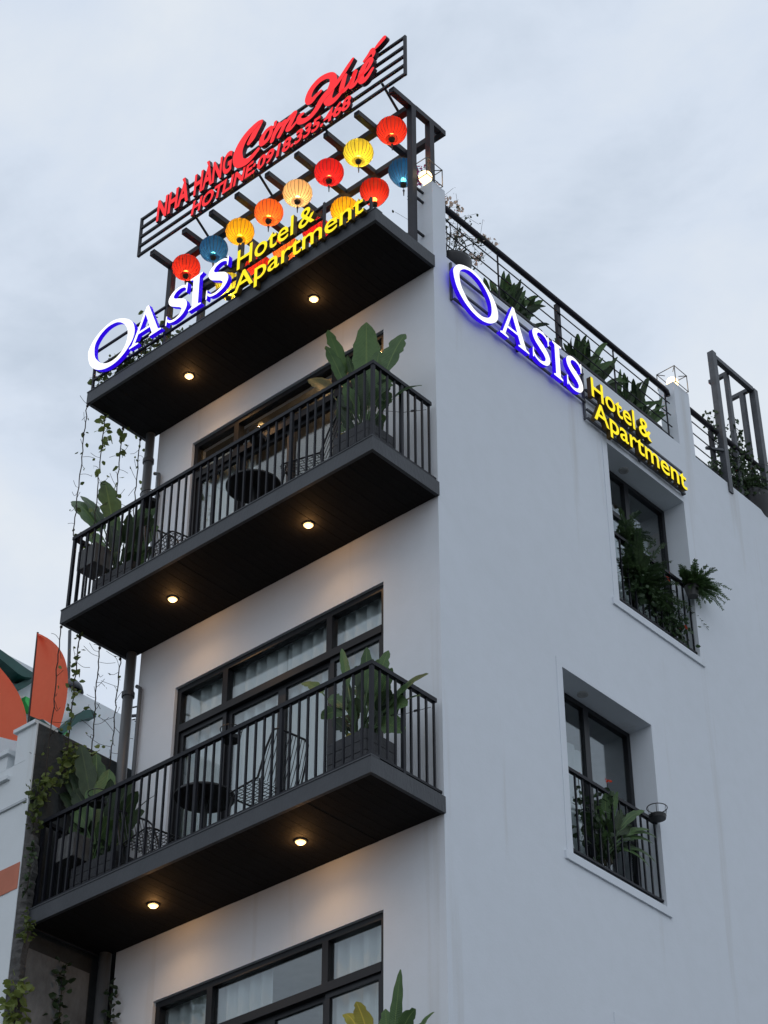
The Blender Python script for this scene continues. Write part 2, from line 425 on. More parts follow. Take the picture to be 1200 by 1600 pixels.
def catmull(pts, k=6, closed=False):
    n = len(pts); o = []
    for i in range(n if closed else n - 1):
        g = lambda j: pts[j % n] if closed else pts[max(0, min(n - 1, j))]
        a, b, c, d = g(i - 1), g(i), g(i + 1), g(i + 2)
        for s in range(k):
            t = s / k
            o.append(tuple(0.5 * (2 * b[q] + (c[q] - a[q]) * t + (2 * a[q] - 5 * b[q] + 4 * c[q] - d[q]) * t * t + (3 * b[q] - a[q] - 3 * c[q] + d[q]) * t ** 3) for q in range(len(b))))
    if not closed: o.append(tuple(pts[-1]))
    return o

# ------------------------------------------------------------------ ground
structure('ground', MB().box((-300, -300, -13.6), (300, 300, -13.2)), M['ground'])

# ------------------------------------------------------------------ hotel building
ZR, ZA, ZB = 2.887, 0.0, -3.3          # soffit heights of the three black slabs
T = 0.155
hotel = thing('hotel_building', 'narrow white corner building with black balconies and lit lettering at its roof edge', 'building', (0, 0, -13.2))
WX0, WX1 = -3.44, -0.675
fw_holes = []
for zb in (ZA, ZB, ZB - 3.3):
    fw_holes.append((WX0, WX1, zb + T + 0.02, zb + 2.465 if zb == ZA else zb + 2.66))
zc = sorted({-13.2, 3.04} | {h[2] for h in fw_holes} | {h[3] for h in fw_holes})
part('front_wall', wall_grid([-4.0, WX0, WX1, 0.0], zc, fw_holes, 0.0, 0.2, 'x'), M['wall'], hotel)
AW = (2.81, 4.225, 0.26, 2.32); BW = (1.76, 3.18, -2.985, -1.02)
CW = (2.3, 3.7, -6.3, -4.4)
zc = sorted({-13.2, 3.18} | {h[2] for h in (AW, BW, CW)} | {h[3] for h in (AW, BW, CW)})
uc = sorted({0.2, 14.0} | {h[0] for h in (AW, BW, CW)} | {h[1] for h in (AW, BW, CW)})
part('side_wall', wall_grid(uc, zc, [AW, BW, CW], -0.34, 0.0, 'y'), M['wall'], hotel)
part('corner_parapet', MB().box((-0.34, 0.0, 3.04), (0.0, 0.2, 3.18)), M['wall'], hotel)
part('rear_wall', MB().box((-4.0, 13.8, -13.2), (-0.34, 14.0, 3.18)), M['wall'], hotel)
part('far_wall', MB().box((-4.0, 0.2, -13.2), (-3.8, 13.8, 3.18)), M['wall'], hotel)
part('roof_deck', MB().box((-3.8, 0.2, 2.75), (-0.34, 13.8, 2.95)), M['deck'], hotel)
# pillars on the roof edge
part('pillar', MB().box((-0.21, 0.0, 3.18), (0.0, 0.205, 4.13)), M['wall'], hotel)
part('pillar', MB().box((-0.21, 4.29, 3.18), (0.0, 4.60, 4.12)), M['wall'], hotel)
# black slabs with board soffits
plank_me = None
def slab(z, x0, d):
    s = MB()
    s.box((x0, -d, z + 0.03), (0.02, -0.002, z + T))
    s.box((x0, -d, z), (0.02, -d + 0.035, z + 0.03))
    s.box((x0, -d + 0.035, z), (x0 + 0.035, -0.002, z + 0.03))
    s.box((-0.015, -d + 0.035, z), (0.02, -0.002, z + 0.03))
    # small weathering lip along the top edge
    s.box((x0 - 0.004, -d - 0.006, z + T), (0.022, -d + 0.10, z + T + 0.012))
    o = part('balcony_slab' if z != ZR else 'roof_slab', s, M['fascia'], hotel)
    return o
def planks(parent, z, x0, d):
    xs0, xs1 = x0 + 0.037, -0.017
    n = 41; w = (xs1 - xs0) / n
    me = None
    for i in range(n):
        if me is None:
            b = MB().box((0.002, -d + 0.037, 0), (w - 0.002, -0.004, 0.024))
            me = mesh_of('soffit_plank', b, M['soffit'])
        o = link('soffit_plank', me, parent)
        o.location = V((xs0 + i * w, 0, z + 0.004 + random.uniform(0, 0.0025))) - wloc(parent)
for z, x0, d in ((ZR, -4.205, 0.895), (ZA, -4.2, 0.925), (ZB, -4.2, 0.925)):
    planks(slab(z, x0, d), z, x0, d)
# floors + rooms behind the glass
for i, zb in enumerate((ZA, ZB, ZB - 3.3)):
    r = MB()
    r.box((-3.8, 0.2, zb - 0.02), (-0.34, 5.0, zb + T - 0.004))                     # floor
    r.box((-3.8, 5.0, zb + T), (-0.34, 5.1, zb + 2.8))                      # back of the room
    r.box((-3.8, 0.2, zb + 2.8), (-0.34, 5.1, zb + 2.86))                   # ceiling
    part('room_lining', r, M['inside'], hotel)
r = MB().box((-3.6, 1.5, ZA + T), (-0.5, 1.56, ZA + 2.6))
part('room_partition', r, M['inside_brown'], hotel)
r = MB().box((-2.35, 1.1, ZA + T), (-1.75, 1.49, ZA + 1.5)); r.box((-1.5, 1.1, ZA + T), (-0.75, 1.49, ZA + 1.6))
part('room_cupboard', r, M['inside_white'], hotel)

# ---- sliding doors with transoms
def sliding_window(zb, ztop, ztr, muls_top, muls_bot):
    root = thing('tmp', '', '')          # becomes a part of the building
    del root['label']; del root['category']; root.name = 'sliding_door'
    root.parent = hotel; root.location = V((WX0, 0, zb)) - wloc(hotel)
    zbot = zb + T + 0.02
    y0, y1 = 0.035, 0.115
    def fb(lo, hi): part('frame_bar', MB().box(lo, hi), M['frame'], root)
    fw_ = 0.055
    fb((WX0, y0, zbot), (WX0 + fw_, y1, ztop)); fb((WX1 - fw_, y0, zbot), (WX1, y1, ztop))
    fb((WX0 + fw_, y0, ztop - 0.06), (WX1 - fw_, y1, ztop)); fb((WX0 + fw_, y0, zbot), (WX1 - fw_, y1, zbot + 0.06))
    fb((WX0 + fw_, y0 - 0.004, ztr - 0.045), (WX1 - fw_, y1, ztr + 0.035))
    xs = [WX0 + fw_] + sum([[m - 0.035, m + 0.035] for m in muls_top], []) + [WX1 - fw_]
    for m in muls_top: fb((m - 0.035, y0, ztr + 0.035), (m + 0.035, y1, ztop - 0.06))
    for a, b in zip(xs[::2], xs[1::2]):
        part('pane', MB().box((a, 0.072, ztr + 0.035), (b, 0.078, ztop - 0.06)), M['glass'], root)
    # sliding leaves
    xs = [WX0 + fw_] + muls_bot + [WX1 - fw_]
    for k, (a, b) in enumerate(zip(xs[:-1], xs[1:])):
        yy = y0 + (0.022 if k in (0, 3) else 0.05); s_ = 0.05
        leaf = MB()
        lo, hi = zbot + 0.06, ztr - 0.045
        leaf.box((a, yy, lo), (a + s_, yy + 0.04, hi)); leaf.box((b - s_, yy, lo), (b, yy + 0.04, hi))
        leaf.box((a + s_, yy, hi - s_), (b - s_, yy + 0.04, hi)); leaf.box((a + s_, yy, lo), (b - s_, yy + 0.04, lo + 0.08))
        part('door_leaf', leaf, M['frame'], root)
        part('pane', MB().box((a + s_, yy + 0.017, lo + 0.08), (b - s_, yy + 0.023, hi - s_)), M['glass'], root)
sliding_window(ZA, ZA + 2.465, ZA + 2.02, [-2.80, -1.385], [-2.745, -2.03, -1.385])
sliding_window(ZB, ZB + 2.66, ZB + 2.19, [-2.765, -1.385], [-2.745, -2.03, -1.385])
sliding_window(ZB - 3.3, ZB - 3.3 + 2.66, ZB - 3.3 + 2.19, [-2.75, -1.364], [-2.745, -2.03, -1.374])

# ---- side windows
def side_window(W, depth, mul, tr):
    y0, y1, z0, z1 = W
    root = bpy.data.objects.new('side_window', None); COL.objects.link(root); root.parent = hotel
    root.location = V((0, y0, z0)) - wloc(hotel)
    # raised render band and projecting sill
    t = MB(); b = 0.085
    t.box((0.0, y0 - b, z0), (0.008, y0, z1 + b)); t.box((0.0, y1, z0), (0.008, y1 + b, z1 + b)); t.box((0.0, y0, z1), (0.008, y1, z1 + b))
    part('surround', t, M['wall'], root)
    t = MB().box((-0.30, y0, z0), (0.0, y1, z0 + 0.018)); t.box((0.0, y0 - 0.12, z0 - 0.085), (0.022, y1 + 0.06, z0 - 0.002))
    part('sill', t, M['wall'], root)
    xi = -depth
    f = 0.05
    def fb(lo, hi): part('frame_bar', MB().box(lo, hi), M['frame'], root)
    zb = z0 + 0.018
    fb((xi - 0.03, y0, zb), (xi + 0.03, y0 + f, z1)); fb((xi - 0.03, y1 - f, zb), (xi + 0.03, y1, z1))
    fb((xi - 0.03, y0 + f, z1 - f), (xi + 0.03, y1 - f, z1)); fb((xi - 0.03, y0 + f, zb), (xi + 0.03, y1 - f, zb + f))
    ym = y0 + mul
    fb((xi - 0.03, ym - 0.04, zb + f), (xi + 0.03, ym + 0.04, z1 - f))
    segs = [(y0 + f, ym - 0.04, zb + f, z1 - f), (ym + 0.04, y1 - f, zb + f, z1 - f)]
    if tr:
        a = segs.pop(0)
        fb((xi - 0.03, a[0], tr - 0.03), (xi + 0.03, a[1], tr + 0.03))
        segs += [(a[0], a[1], zb + f, tr - 0.03), (a[0], a[1], tr + 0.03, z1 - f)]
    for a in segs:
        part('pane', MB().box((xi - 0.003, a[0], a[2]), (xi + 0.003, a[1], a[3])), M['glass'], root)
    c = MB(); c.lathe([(0.055, 0), (0.055, -0.014), (0.036, -0.018), (0.034, -0.010), (0.0001, -0.010)], (-depth * 0.5, y0 + (y1 - y0) * 0.36, z1), 20)
    part('ceiling_fitting', c, M['fitting_white'], root, smooth=False)
side_window(AW, 0.29, 0.70, 1.75); side_window(BW, 0.285, 0.70, None); side_window(CW, 0.29, 0.70, None)

# ---- curtains
def curtain(label, x0, x1, y, z0, z1, k, gather=1.0, axis='x'):
    mb = MB(); n = int(abs(x1 - x0) * 60); ph = random.random() * 6
    rows = 5
    for j in range(rows + 1):
        z = z1 + (z0 - z1) * j / rows
        for i in range(n + 1):
            u = x0 + (x1 - x0) * i / n
            a = 0.028 * math.sin(u * k + ph + 0.6 * math.sin(u * 3.1)) + 0.012 * math.sin(u * k * 2.3 + j * 0.5)
            mb.v.append((u, y + a, z) if axis == 'x' else (y + a, u, z))
    for j in range(rows):
        for i in range(n):
            mb.face((j * (n + 1) + i, j * (n + 1) + i + 1, (j + 1) * (n + 1) + i + 1, (j + 1) * (n + 1) + i))
    loc = ((x0 + x1) / 2, y, z0) if axis == 'x' else (y, (x0 + x1) / 2, z0)
    return single('curtain', mb, M['curtain'], label, 'curtain', loc, 'sheer curtains behind the glass', smooth=True)
curtain('pale sheer curtain at the wall end of the top balcony doors', -3.42, -2.62, 0.17, ZA + T, ZA + 2.3, 48)
curtain('pale sheer curtain closed across the left half of the middle doors', -3.42, -2.08, 0.17, ZB + T, ZB + 2.74, 42)
curtain('pale sheer curtain closed across the right half of the middle doors', -2.06, -0.70, 0.18, ZB + T, ZB + 2.74, 46)
curtain('pale sheer curtain in the left half of the lowest window', -3.42, -2.12, 0.17, ZB - 3.3 + T, ZB - 3.3 + 2.74, 44)
curtain('pale sheer curtain in the right half of the lowest window beside the yellow leaves', -1.5, -0.70, 0.18, ZB - 3.3 + T, ZB - 3.3 + 2.74, 40)
curtain('pale blind curtain behind the upper side window', 3.1, 4.2, -0.52, AW[2], AW[3] - 0.25, 30, axis='y')
curtain('pale blind curtain behind the lower side window', 1.80, 2.75, -0.52, BW[2], BW[3] - 0.3, 30, axis='y')

# ------------------------------------------------------------------ railings
def balcony_railing(zb, label):
    z0 = zb + T; zt = zb + T + 0.94
    xl, xr, yf = -4.17, -0.03, -0.868
    r = thing('balcony_railing', label, 'railing', (xr, yf, z0), group='black balcony railings')
    part('top_rail', MB().bar((xl - 0.022, yf, zt - 0.02), (xr + 0.022, yf, zt - 0.02), 0.045, 0.04), M['rail'], r)
    part('top_rail', MB().bar((xr, yf + 0.0225, zt - 0.02), (xr, -0.06, zt - 0.02), 0.045, 0.04), M['rail'], r)
    part('top_rail', MB().bar((xl, yf + 0.0225, zt - 0.02), (xl, -0.06, zt - 0.02), 0.045, 0.04), M['rail'], r)
    zl = z0 + 0.055
    part('bottom_rail', MB().bar((xl - 0.012, yf, zl), (xr + 0.012, yf, zl), 0.028, 0.022), M['rail'], r)
    part('bottom_rail', MB().bar((xr, yf + 0.014, zl), (xr, -0.0, zl), 0.028, 0.022), M['rail'], r)
    part('bottom_rail', MB().bar((xl, yf + 0.014, zl), (xl, -0.0, zl), 0.028, 0.022), M['rail'], r)
    h = zt - 0.04 - zl - 0.011
    bme = mesh_of('baluster', MB().box((-0.009, -0.009, 0), (0.009, 0.009, h)), M['rail'])
    pme = mesh_of('post', MB().box((-0.016, -0.016, -0.066), (0.016, 0.016, h)), M['rail'])
    n = 40
    for i in range(n + 1):
        x = xl + (xr - xl) * i / n
        o = link('post' if i % 10 == 0 else 'baluster', pme if i % 10 == 0 else bme, r)
        o.location = V((x, yf, zl + 0.011)) - V((xr, yf, z0))
        o.rotation_euler.z = random.uniform(-0.03, 0.03)
    for x in (xl, xr):
        for i in range(1, 9):
            y = yf + i * 0.0985
            o = link('baluster' if i != 4 else 'post', bme if i != 4 else pme, r)
            o.location = V((x, y, zl + 0.011)) - V((xr, yf, z0))
    return r
balcony_railing(ZA, 'black bar railing round the upper balcony, below the broad leaf plant')
balcony_railing(ZB, 'black bar railing round the lower balcony, meeting the mouldy party wall')

def window_railing(W, label):
    y0, y1, z0, _ = W
    x = -0.035; zt = z0 + 0.90
    r = thing('window_railing', label, 'railing', (x, y0, z0), group='black railings in the side windows')
    part('top_rail', MB().bar((x, y0 + 0.004, zt), (x, y1 - 0.004, zt), 0.04, 0.035), M['rail'], r)
    part('bottom_rail', MB().bar((x, y0 + 0.004, z0 + 0.075), (x, y1 - 0.004, z0 + 0.075), 0.03, 0.022), M['rail'], r)
    h = 0.90 - 0.0175 - 0.086
    me = mesh_of('baluster', MB().box((-0.008, -0.008, 0), (0.008, 0.008, h)), M['rail'])
    n = 13
    for i in range(n):
        o = link('baluster', me, r); o.location = (0, 0.035 + (y1 - y0 - 0.07) * i / (n - 1), 0.086)
    return r
window_railing(AW, 'black bar railing in the upper side window, buried in dark foliage')
window_railing(BW, 'black bar railing in the lower side window, with an empty ring holder')

# roof railing on the side parapet
def roof_railing(ya, yb, label, thins, thicks):
    r = thing('roof_railing', label, 'railing', (-0.06, ya, 3.18), group='roof edge railings')
    x = -0.06
    part('top_rail', MB().tube([(x, ya - 0.03, 3.965), (x, yb - 0.10, 3.965), (x, yb - 0.02, 3.955), (x, yb, 3.90)], 0.034, 10), M['steel'], r, smooth=True)
    for z in (3.285, 3.45, 3.625, 3.80):
        part('rail_wire', MB().tube([(x, ya - 0.03, z), (x, yb + 0.02, z)], 0.008, 6), M['steel'], r)
    for y in thins: part('post', MB().tube([(x - 0.012, y, 3.18), (x - 0.012, y, 3.95)], 0.010, 6), M['steel'], r)
    for y in thicks: part('post', MB().box((x - 0.05, y - 0.03, 3.175), (x - 0.008, y + 0.03, 3.935)), M['steel'], r)
    return r
roof_railing(0.235, 4.24, 'dark tube and wire railing above the side lettering, between the two pillars', [0.262, 1.15, 3.2, 4.2], [2.2])
roof_railing(4.63, 11.0, 'dark tube and wire railing past the rear lamp pillar, by the tall frame', [6.7, 8.8], [5.15, 7.7])

# ------------------------------------------------------------------ pergola carrying the restaurant sign
perg = thing('roof_pergola', 'dark steel pergola on the roof terrace, hung with paper lanterns', 'pergola', (-2.0, 0.0, 3.04))
ZP = 5.225
bx = [-3.84, -3.31, -2.87, -2.46, -1.985, -1.535, -1.094, -0.643, -0.143]
part('front_beam', MB().bar((-3.875, -0.15, ZP - 0.005), (-0.108, -0.15, ZP - 0.005), 0.075, 0.075), M['steel'], perg)
part('rear_beam', MB().bar((-3.875, 0.34, ZP - 0.005), (-0.108, 0.34, ZP - 0.005), 0.075, 0.075), M['steel'], perg)
for x in bx:
    b = MB(); zz = ZP + 0.002
    wv = 0.07
    b.bar((x, -0.475, zz), (x, -0.188, zz), wv, wv); b.bar((x, -0.112, zz), (x, 0.302, zz), wv, wv)
    part('cross_beam', b, M['steel'], perg)
for x in (-3.84, -0.143):
    part('post', MB().box((x - 0.035, -0.185, 3.042), (x + 0.035, -0.115, ZP - 0.0425)), M['steel'], perg)
part('post', MB().box((-0.178, 0.11, 4.13), (-0.108, 0.18, ZP - 0.033)), M['steel'], perg)
part('post', MB().box((-3.875, 0.305, 2.95), (-3.805, 0.375, ZP - 0.0425)), M['steel'], perg)
for x0 in (-3.20, -2.19, -1.17, -0.30):
    part('stay_rod', MB().tube([(x0 + 0.03, -0.48, 5.42), (x0 - 0.02, -0.14, ZP + 0.04)], 0.016, 6), M['steel'], perg)
for z in (4.02, 3.88, 3.40):
    part('bracket', MB().bar((-0.122, -0.114, z), (-0.122, -0.003, z), 0.022, 0.022), M['steel'], perg)

# ------------------------------------------------------------------ letters
_txt = {}
def txt_mesh(s, ext, off):
    key = (s, ext, off)
    if key in _txt: return _txt[key]
    cu = bpy.data.curves.new('glyph', 'FONT'); cu.body = s; cu.extrude = ext; cu.offset = off; cu.resolution_u = 5
    o = bpy.data.objects.new('glyph', cu); COL.objects.link(o)
    dg = bpy.context.evaluated_depsgraph_get(); dg.update()
    me = bpy.data.meshes.new_from_object(o.evaluated_get(dg))
    vs = [tuple(v.co) for v in me.vertices]; fs = [(tuple(p.vertices), p.normal.z) for p in me.polygons]
    bpy.data.objects.remove(o); bpy.data.curves.remove(cu); bpy.data.meshes.remove(me)
    _txt[key] = (vs, fs); return _txt[key]
def bw(s):
    vs, _ = txt_mesh(s, 0.01, 0.0)
    return max(v[0] for v in vs) - min(v[0] for v in vs)
_adv = {}
def adv(c):
    if c not in _adv:
        _adv[c] = (bw('H' + c + 'H') - bw('HH')) if c != ' ' else 0.26
    return _adv[c]
CAPH = max(v[1] for v in txt_mesh('H', 0.01, 0.0)[0])

def emit_letter(parent, vs, fs, mats, fmap):
    mb = MB(); mb.v = [fmap(*v) for v in vs]
    for f, nzv in fs: mb.face(f, 0 if nzv > 0.9 else 1)
    return part('letter', mb, mats, parent)

def write(parent, s, u0, u1, v0, v1, depth, d0, fmap, mats, shear=0.0, off=0.012):
    """set a word: baseline v0, cap line v1, from u0 to u1; every letter is a solid part of the sign"""
    total = sum(adv(c) for c in s); su = (u1 - u0) / total; sv = (v1 - v0) / CAPH
    x = 0.0
    for c in s:
        if c != ' ':
            vs, fs = txt_mesh(c, 0.5, off)
            mn = min(v[0] for v in vs)
            vv = [(u0 + (x + v[0]) * su + shear * v[1] * sv, v0 + v[1] * sv, d0 + (v[2] + 0.5) * depth) for v in vs]
            emit_letter(parent, vv, fs, mats, fmap)
        x += adv(c)

def ribbon(pts, depth, d0, k=7):
    """solid brush stroke: pts (u, v, width)"""
    c = catmull(pts, k); n = len(c); L = []; R = []
    for i in range(n):
        a = c[max(i - 1, 0)]; b = c[min(i + 1, n - 1)]
        t = V((b[0] - a[0], b[1] - a[1])); t.normalize(); nn = V((-t.y, t.x)); w = max(c[i][2], 0.004) / 2
        p = V((c[i][0], c[i][1])); L.append(p + nn * w); R.append(p - nn * w)
    def cap(i, sgn):
        a = c[i]; j = i - sgn if 0 <= i - sgn < n else i
        t = V((a[0] - c[j][0], a[1] - c[j][1])); t.normalize(); nn = V((-t.y, t.x)); w = a[2] / 2
        return [V((a[0], a[1])) + t * (w * 0.8 * math.sin(q)) + nn * (w * math.cos(q)) for q in (math.pi * 0.25, math.pi * 0.5, math.pi * 0.75)]
    e = cap(n - 1, 1); s_ = cap(0, -1)
    vs = []; fs = []
    for d in (d0 + depth, d0):
        vs += [(p.x, p.y, d) for p in L] + [(p.x, p.y, d) for p in R] + [(p.x, p.y, d) for p in e] + [(p.x, p.y, d) for p in s_]
    m = 2 * n + 6
    for i in range(n - 1): fs.append(((i, n + i, n + i + 1, i + 1), 1.0)); fs.append(((m + i, m + i + 1, m + n + i + 1, m + n + i), -1.0))
    ring = [n + i for i in range(n)] + [2 * n + 2, 2 * n + 1, 2 * n] + [i for i in range(n - 1, -1, -1)] + [2 * n + 5, 2 * n + 4, 2 * n + 3]
    fs.append(((2 * n - 1, 2 * n + 2, 2 * n + 1, 2 * n, n - 1), 1.0)); fs.append(((0, 2 * n + 5, 2 * n + 4, 2 * n + 3, n), 1.0))
    for a, b in zip(ring, ring[1:] + ring[:1]): fs.append(((a, m + a, m + b, b), 0.0))
    return vs, fs

def poly_solid(contours, depth, d0):
    cu = bpy.data.curves.new('glyph', 'CURVE'); cu.dimensions = '2D'; cu.fill_mode = 'BOTH'; cu.extrude = depth / 2
    for c in contours:
        sp = cu.splines.new('POLY'); sp.points.add(len(c) - 1); sp.use_cyclic_u = True
        for q, p in zip(sp.points, c): q.co = (p[0], p[1], 0, 1)
    o = bpy.data.objects.new('glyph', cu); COL.objects.link(o)
    dg = bpy.context.evaluated_depsgraph_get(); dg.update()
    me = bpy.data.meshes.new_from_object(o.evaluated_get(dg))
    vs = [(v.co.x, v.co.y, v.co.z + d0 + depth / 2) for v in me.vertices]; fs = [(tuple(p.vertices), p.normal.z) for p in me.polygons]
    bpy.data.objects.remove(o); bpy.data.curves.remove(cu); bpy.data.meshes.remove(me)
    return vs, fs

# --- red restaurant sign
rs = thing('restaurant_sign', 'red lit restaurant sign with phone number on a barred frame above the pergola', 'sign', (-2.0, -0.5, 5.28))
for z in (5.875, 5.728, 5.58, 5.433, 5.288):
    part('frame_bar', MB().bar((-4.045 + 0.014, -0.5, z), (0.08 - 0.014, -0.5, z), 0.03, 0.028), M['steel'], rs)
for x in (-4.045, 0.08): part('frame_bar', MB().box((x - 0.014, -0.515, 5.27), (x + 0.014, -0.485, 5.892)), M['steel'], rs)
fm = lambda u, v, d: (u, -0.517 - d, v)
RM = [M['red_face'], M['red_side']]
write(rs, 'NHÀ', -3.72, -3.19, 5.575, 5.885, 0.05, 0.0, fm, RM, 0.03, 0.034)
write(rs, 'HÀNG', -3.10, -2.47, 5.575, 5.885, 0.05, 0.0, fm, RM, 0.03, 0.034)
write(rs, 'HOTLINE:', -3.13, -2.10, 5.285, 5.475, 0.04, 0.0, fm, RM, 0.16, 0.034)
write(rs, '0918.335.468', -2.075, -0.665, 5.285, 5.46, 0.04, 0.0, fm, RM, 0.16, 0.034)
SCRIPT = [
 [[(-2.202, 5.803, .055), (-2.153, 5.85, .08), (-2.109, 5.915, .08), (-2.057, 5.983, .075), (-2.016, 6.015, .05)],
  [(-2.004, 6.025, .03), (-2.069, 6.03, .055), (-2.16, 6.0, .075), (-2.251, 5.95, .09), (-2.325, 5.868, .105), (-2.371, 5.758, .115), (-2.365, 5.649, .115), (-2.322, 5.565, .10), (-2.227, 5.52, .075), (-2.136, 5.538, .06), (-2.04, 5.59, .045)]],
 [[(-1.857, 5.819, .035), (-1.933, 5.801, .05), (-1.993, 5.723, .062), (-1.985, 5.64, .056), (-1.903, 5.645, .05), (-1.852, 5.719, .045), (-1.846, 5.797, .035), (-1.80, 5.78, .03), (-1.785, 5.85, .036)]],
 [[(-1.729, 5.775, .05), (-1.788, 5.672, .056), (-1.83, 5.57, .05)],
  [(-1.81, 5.61, .03), (-1.72, 5.72, .045), (-1.63, 5.735, .055), (-1.671, 5.636, .056), (-1.721, 5.564, .05)],
  [(-1.70, 5.60, .03), (-1.58, 5.732, .045), (-1.48, 5.767, .055), (-1.534, 5.657, .056), (-1.58, 5.585, .055), (-1.53, 5.56, .04), (-1.44, 5.61, .03)]],
 [[(-1.092, 5.838, .04), (-1.164, 5.815, .05), (-1.24, 5.785, .07), (-1.283, 5.859, .075), (-1.236, 5.97, .075), (-1.124, 6.032, .072), (-.999, 6.016, .065), (-.919, 5.95, .07), (-.906, 5.843, .09), (-.948, 5.73, .10), (-.98, 5.633, .10), (-.944, 5.553, .08), (-.867, 5.543, .062), (-.757, 5.60, .045)],
  [(-.613, 6.003, .03), (-.685, 5.93, .05), (-.783, 5.835, .055), (-.882, 5.765, .062), (-.982, 5.731, .078), (-1.07, 5.677, .078), (-1.146, 5.589, .068), (-1.235, 5.535, .06), (-1.336, 5.537, .06), (-1.411, 5.591, .06), (-1.408, 5.662, .05), (-1.35, 5.664, .03)]],
 [[(-.727, 5.815, .05), (-.759, 5.708, .06), (-.775, 5.62, .06), (-.724, 5.586, .05), (-.64, 5.656, .04), (-.572, 5.775, .05), (-.615, 5.66, .06), (-.636, 5.578, .056), (-.581, 5.565, .045), (-.50, 5.645, .032)]],
 [[(-.473, 5.636, .04), (-.397, 5.674, .046), (-.343, 5.752, .05), (-.376, 5.802, .048), (-.452, 5.739, .062), (-.495, 5.628, .07), (-.472, 5.535, .062), (-.407, 5.538, .052), (-.322, 5.622, .035)],
  [(-.448, 5.833, .03), (-.376, 5.88, .046), (-.335, 5.925, .05)], [(-.335, 5.925, .05), (-.304, 5.853, .042), (-.315, 5.80, .02)],
  [(-.289, 5.904, .028), (-.224, 5.938, .05), (-.149, 5.98, .052)]],
]
for letter in SCRIPT:
    av, af = [], []
    for q, st in enumerate(letter):
        vs, fs = ribbon([(a_, b_, w_ * 1.34) for a_, b_, w_ in st], 0.055 + 0.0012 * q, 0.0008 * q)
        b = len(av); av += vs; af += [(tuple(i + b for i in f), nzv) for f, nzv in fs]
    emit_letter(rs, av, af, RM, fm)

# --- blue and white serif lettering
O_out = [(0.004, 0.322), (0.016, 0.383), (0.058, 0.449), (0.12, 0.502), (0.212, 0.541), (0.315, 0.56), (0.416, 0.542), (0.507, 0.498), (0.597, 0.435), (0.665, 0.358), (0.702, 0.268), (0.708, 0.184), (0.684, 0.115), (0.629, 0.051), (0.555, -0.004), (0.452, -0.039), (0.341, -0.039), (0.242, -0.011), (0.154, 0.041), (0.077, 0.119), (0.03, 0.208)]
O_in = [(0.1, 0.328), (0.106, 0.394), (0.138, 0.443), (0.19, 0.487), (0.283, 0.519), (0.394, 0.508), (0.475, 0.466), (0.543, 0.398), (0.591, 0.316), (0.607, 0.23), (0.599, 0.154), (0.57, 0.09), (0.516, 0.045), (0.434, 0.015), (0.333, 0.025), (0.245, 0.069), (0.177, 0.136), (0.12, 0.219)]
A_out = [(0, 0), (.30, 0), (.30, .035), (.185, .07), (.275, .29), (.665, .29), (.75, .07), (.66, .035), (.66, 0), (1.06, 0), (1.06, .035), (.95, .07), (.56, 1.0), (.49, 1.0), (.085, .07), (0, .035)]
A_in = [(.30, .35), (.475, .78), (.645, .35)]
I_out = [(0, 0), (.4, 0), (.4, .035), (.30, .075), (.30, .925), (.4, .965), (.4, 1), (0, 1), (0, .965), (.10, .925), (.10, .075), (0, .035)]
S_st = [[(.63, .84, .05), (.56, .92, .065), (.42, .965, .075), (.25, .93, .11), (.145, .80, .16), (.20, .65, .19), (.37, .53, .215), (.53, .41, .21), (.595, .26, .17), (.52, .11, .115), (.34, .04, .078), (.17, .07, .065), (.07, .17, .05)],
        [(.635, .70, .03), (.64, .84, .045), (.645, .96, .04)], [(.045, .03, .04), (.05, .16, .045), (.05, .29, .03)]]
BM = [M['white_face'], M['blue_side']]
def serif_word(parent, fmap, spec, depth, d0):
    for ch, u0, u1, v0, v1 in spec:
        if ch == 'O':
            so, si = catmull(O_out, 3, True), catmull(O_in, 3, True)
            f = lambda c: [(u0 + p[0] / 0.71 * (u1 - u0), v0 + (p[1] + 0.041) / 0.602 * (v1 - v0)) for p in c]
            vs, fs = poly_solid([f(so), f(si)], depth, d0)
        elif ch == 'S':
            vs, fs = [], []
            for q, st in enumerate(S_st):
                h = v1 - v0; k = (u1 - u0) / 0.70
                pts = [(u0 + a * k, v0 + b * h, w * (h + k) / 2) for a, b, w in st]
                a, b = ribbon(pts, depth + 0.0012 * q, d0 + 0.0008 * q)
                n0 = len(vs); vs += a; fs += [(tuple(i + n0 for i in g), z) for g, z in b]
        else:
            cs = {'A': [A_out, A_in], 'I': [I_out]}[ch]; w = {'A': 1.06, 'I': 0.4}[ch]
            vs, fs = poly_solid([[(u0 + p[0] / w * (u1 - u0), v0 + p[1] * (v1 - v0)) for p in c] for c in cs], depth, d0)
        emit_letter(parent, vs, fs, BM, fmap)

YM = [M['yellow_face'], M['yellow_side']]
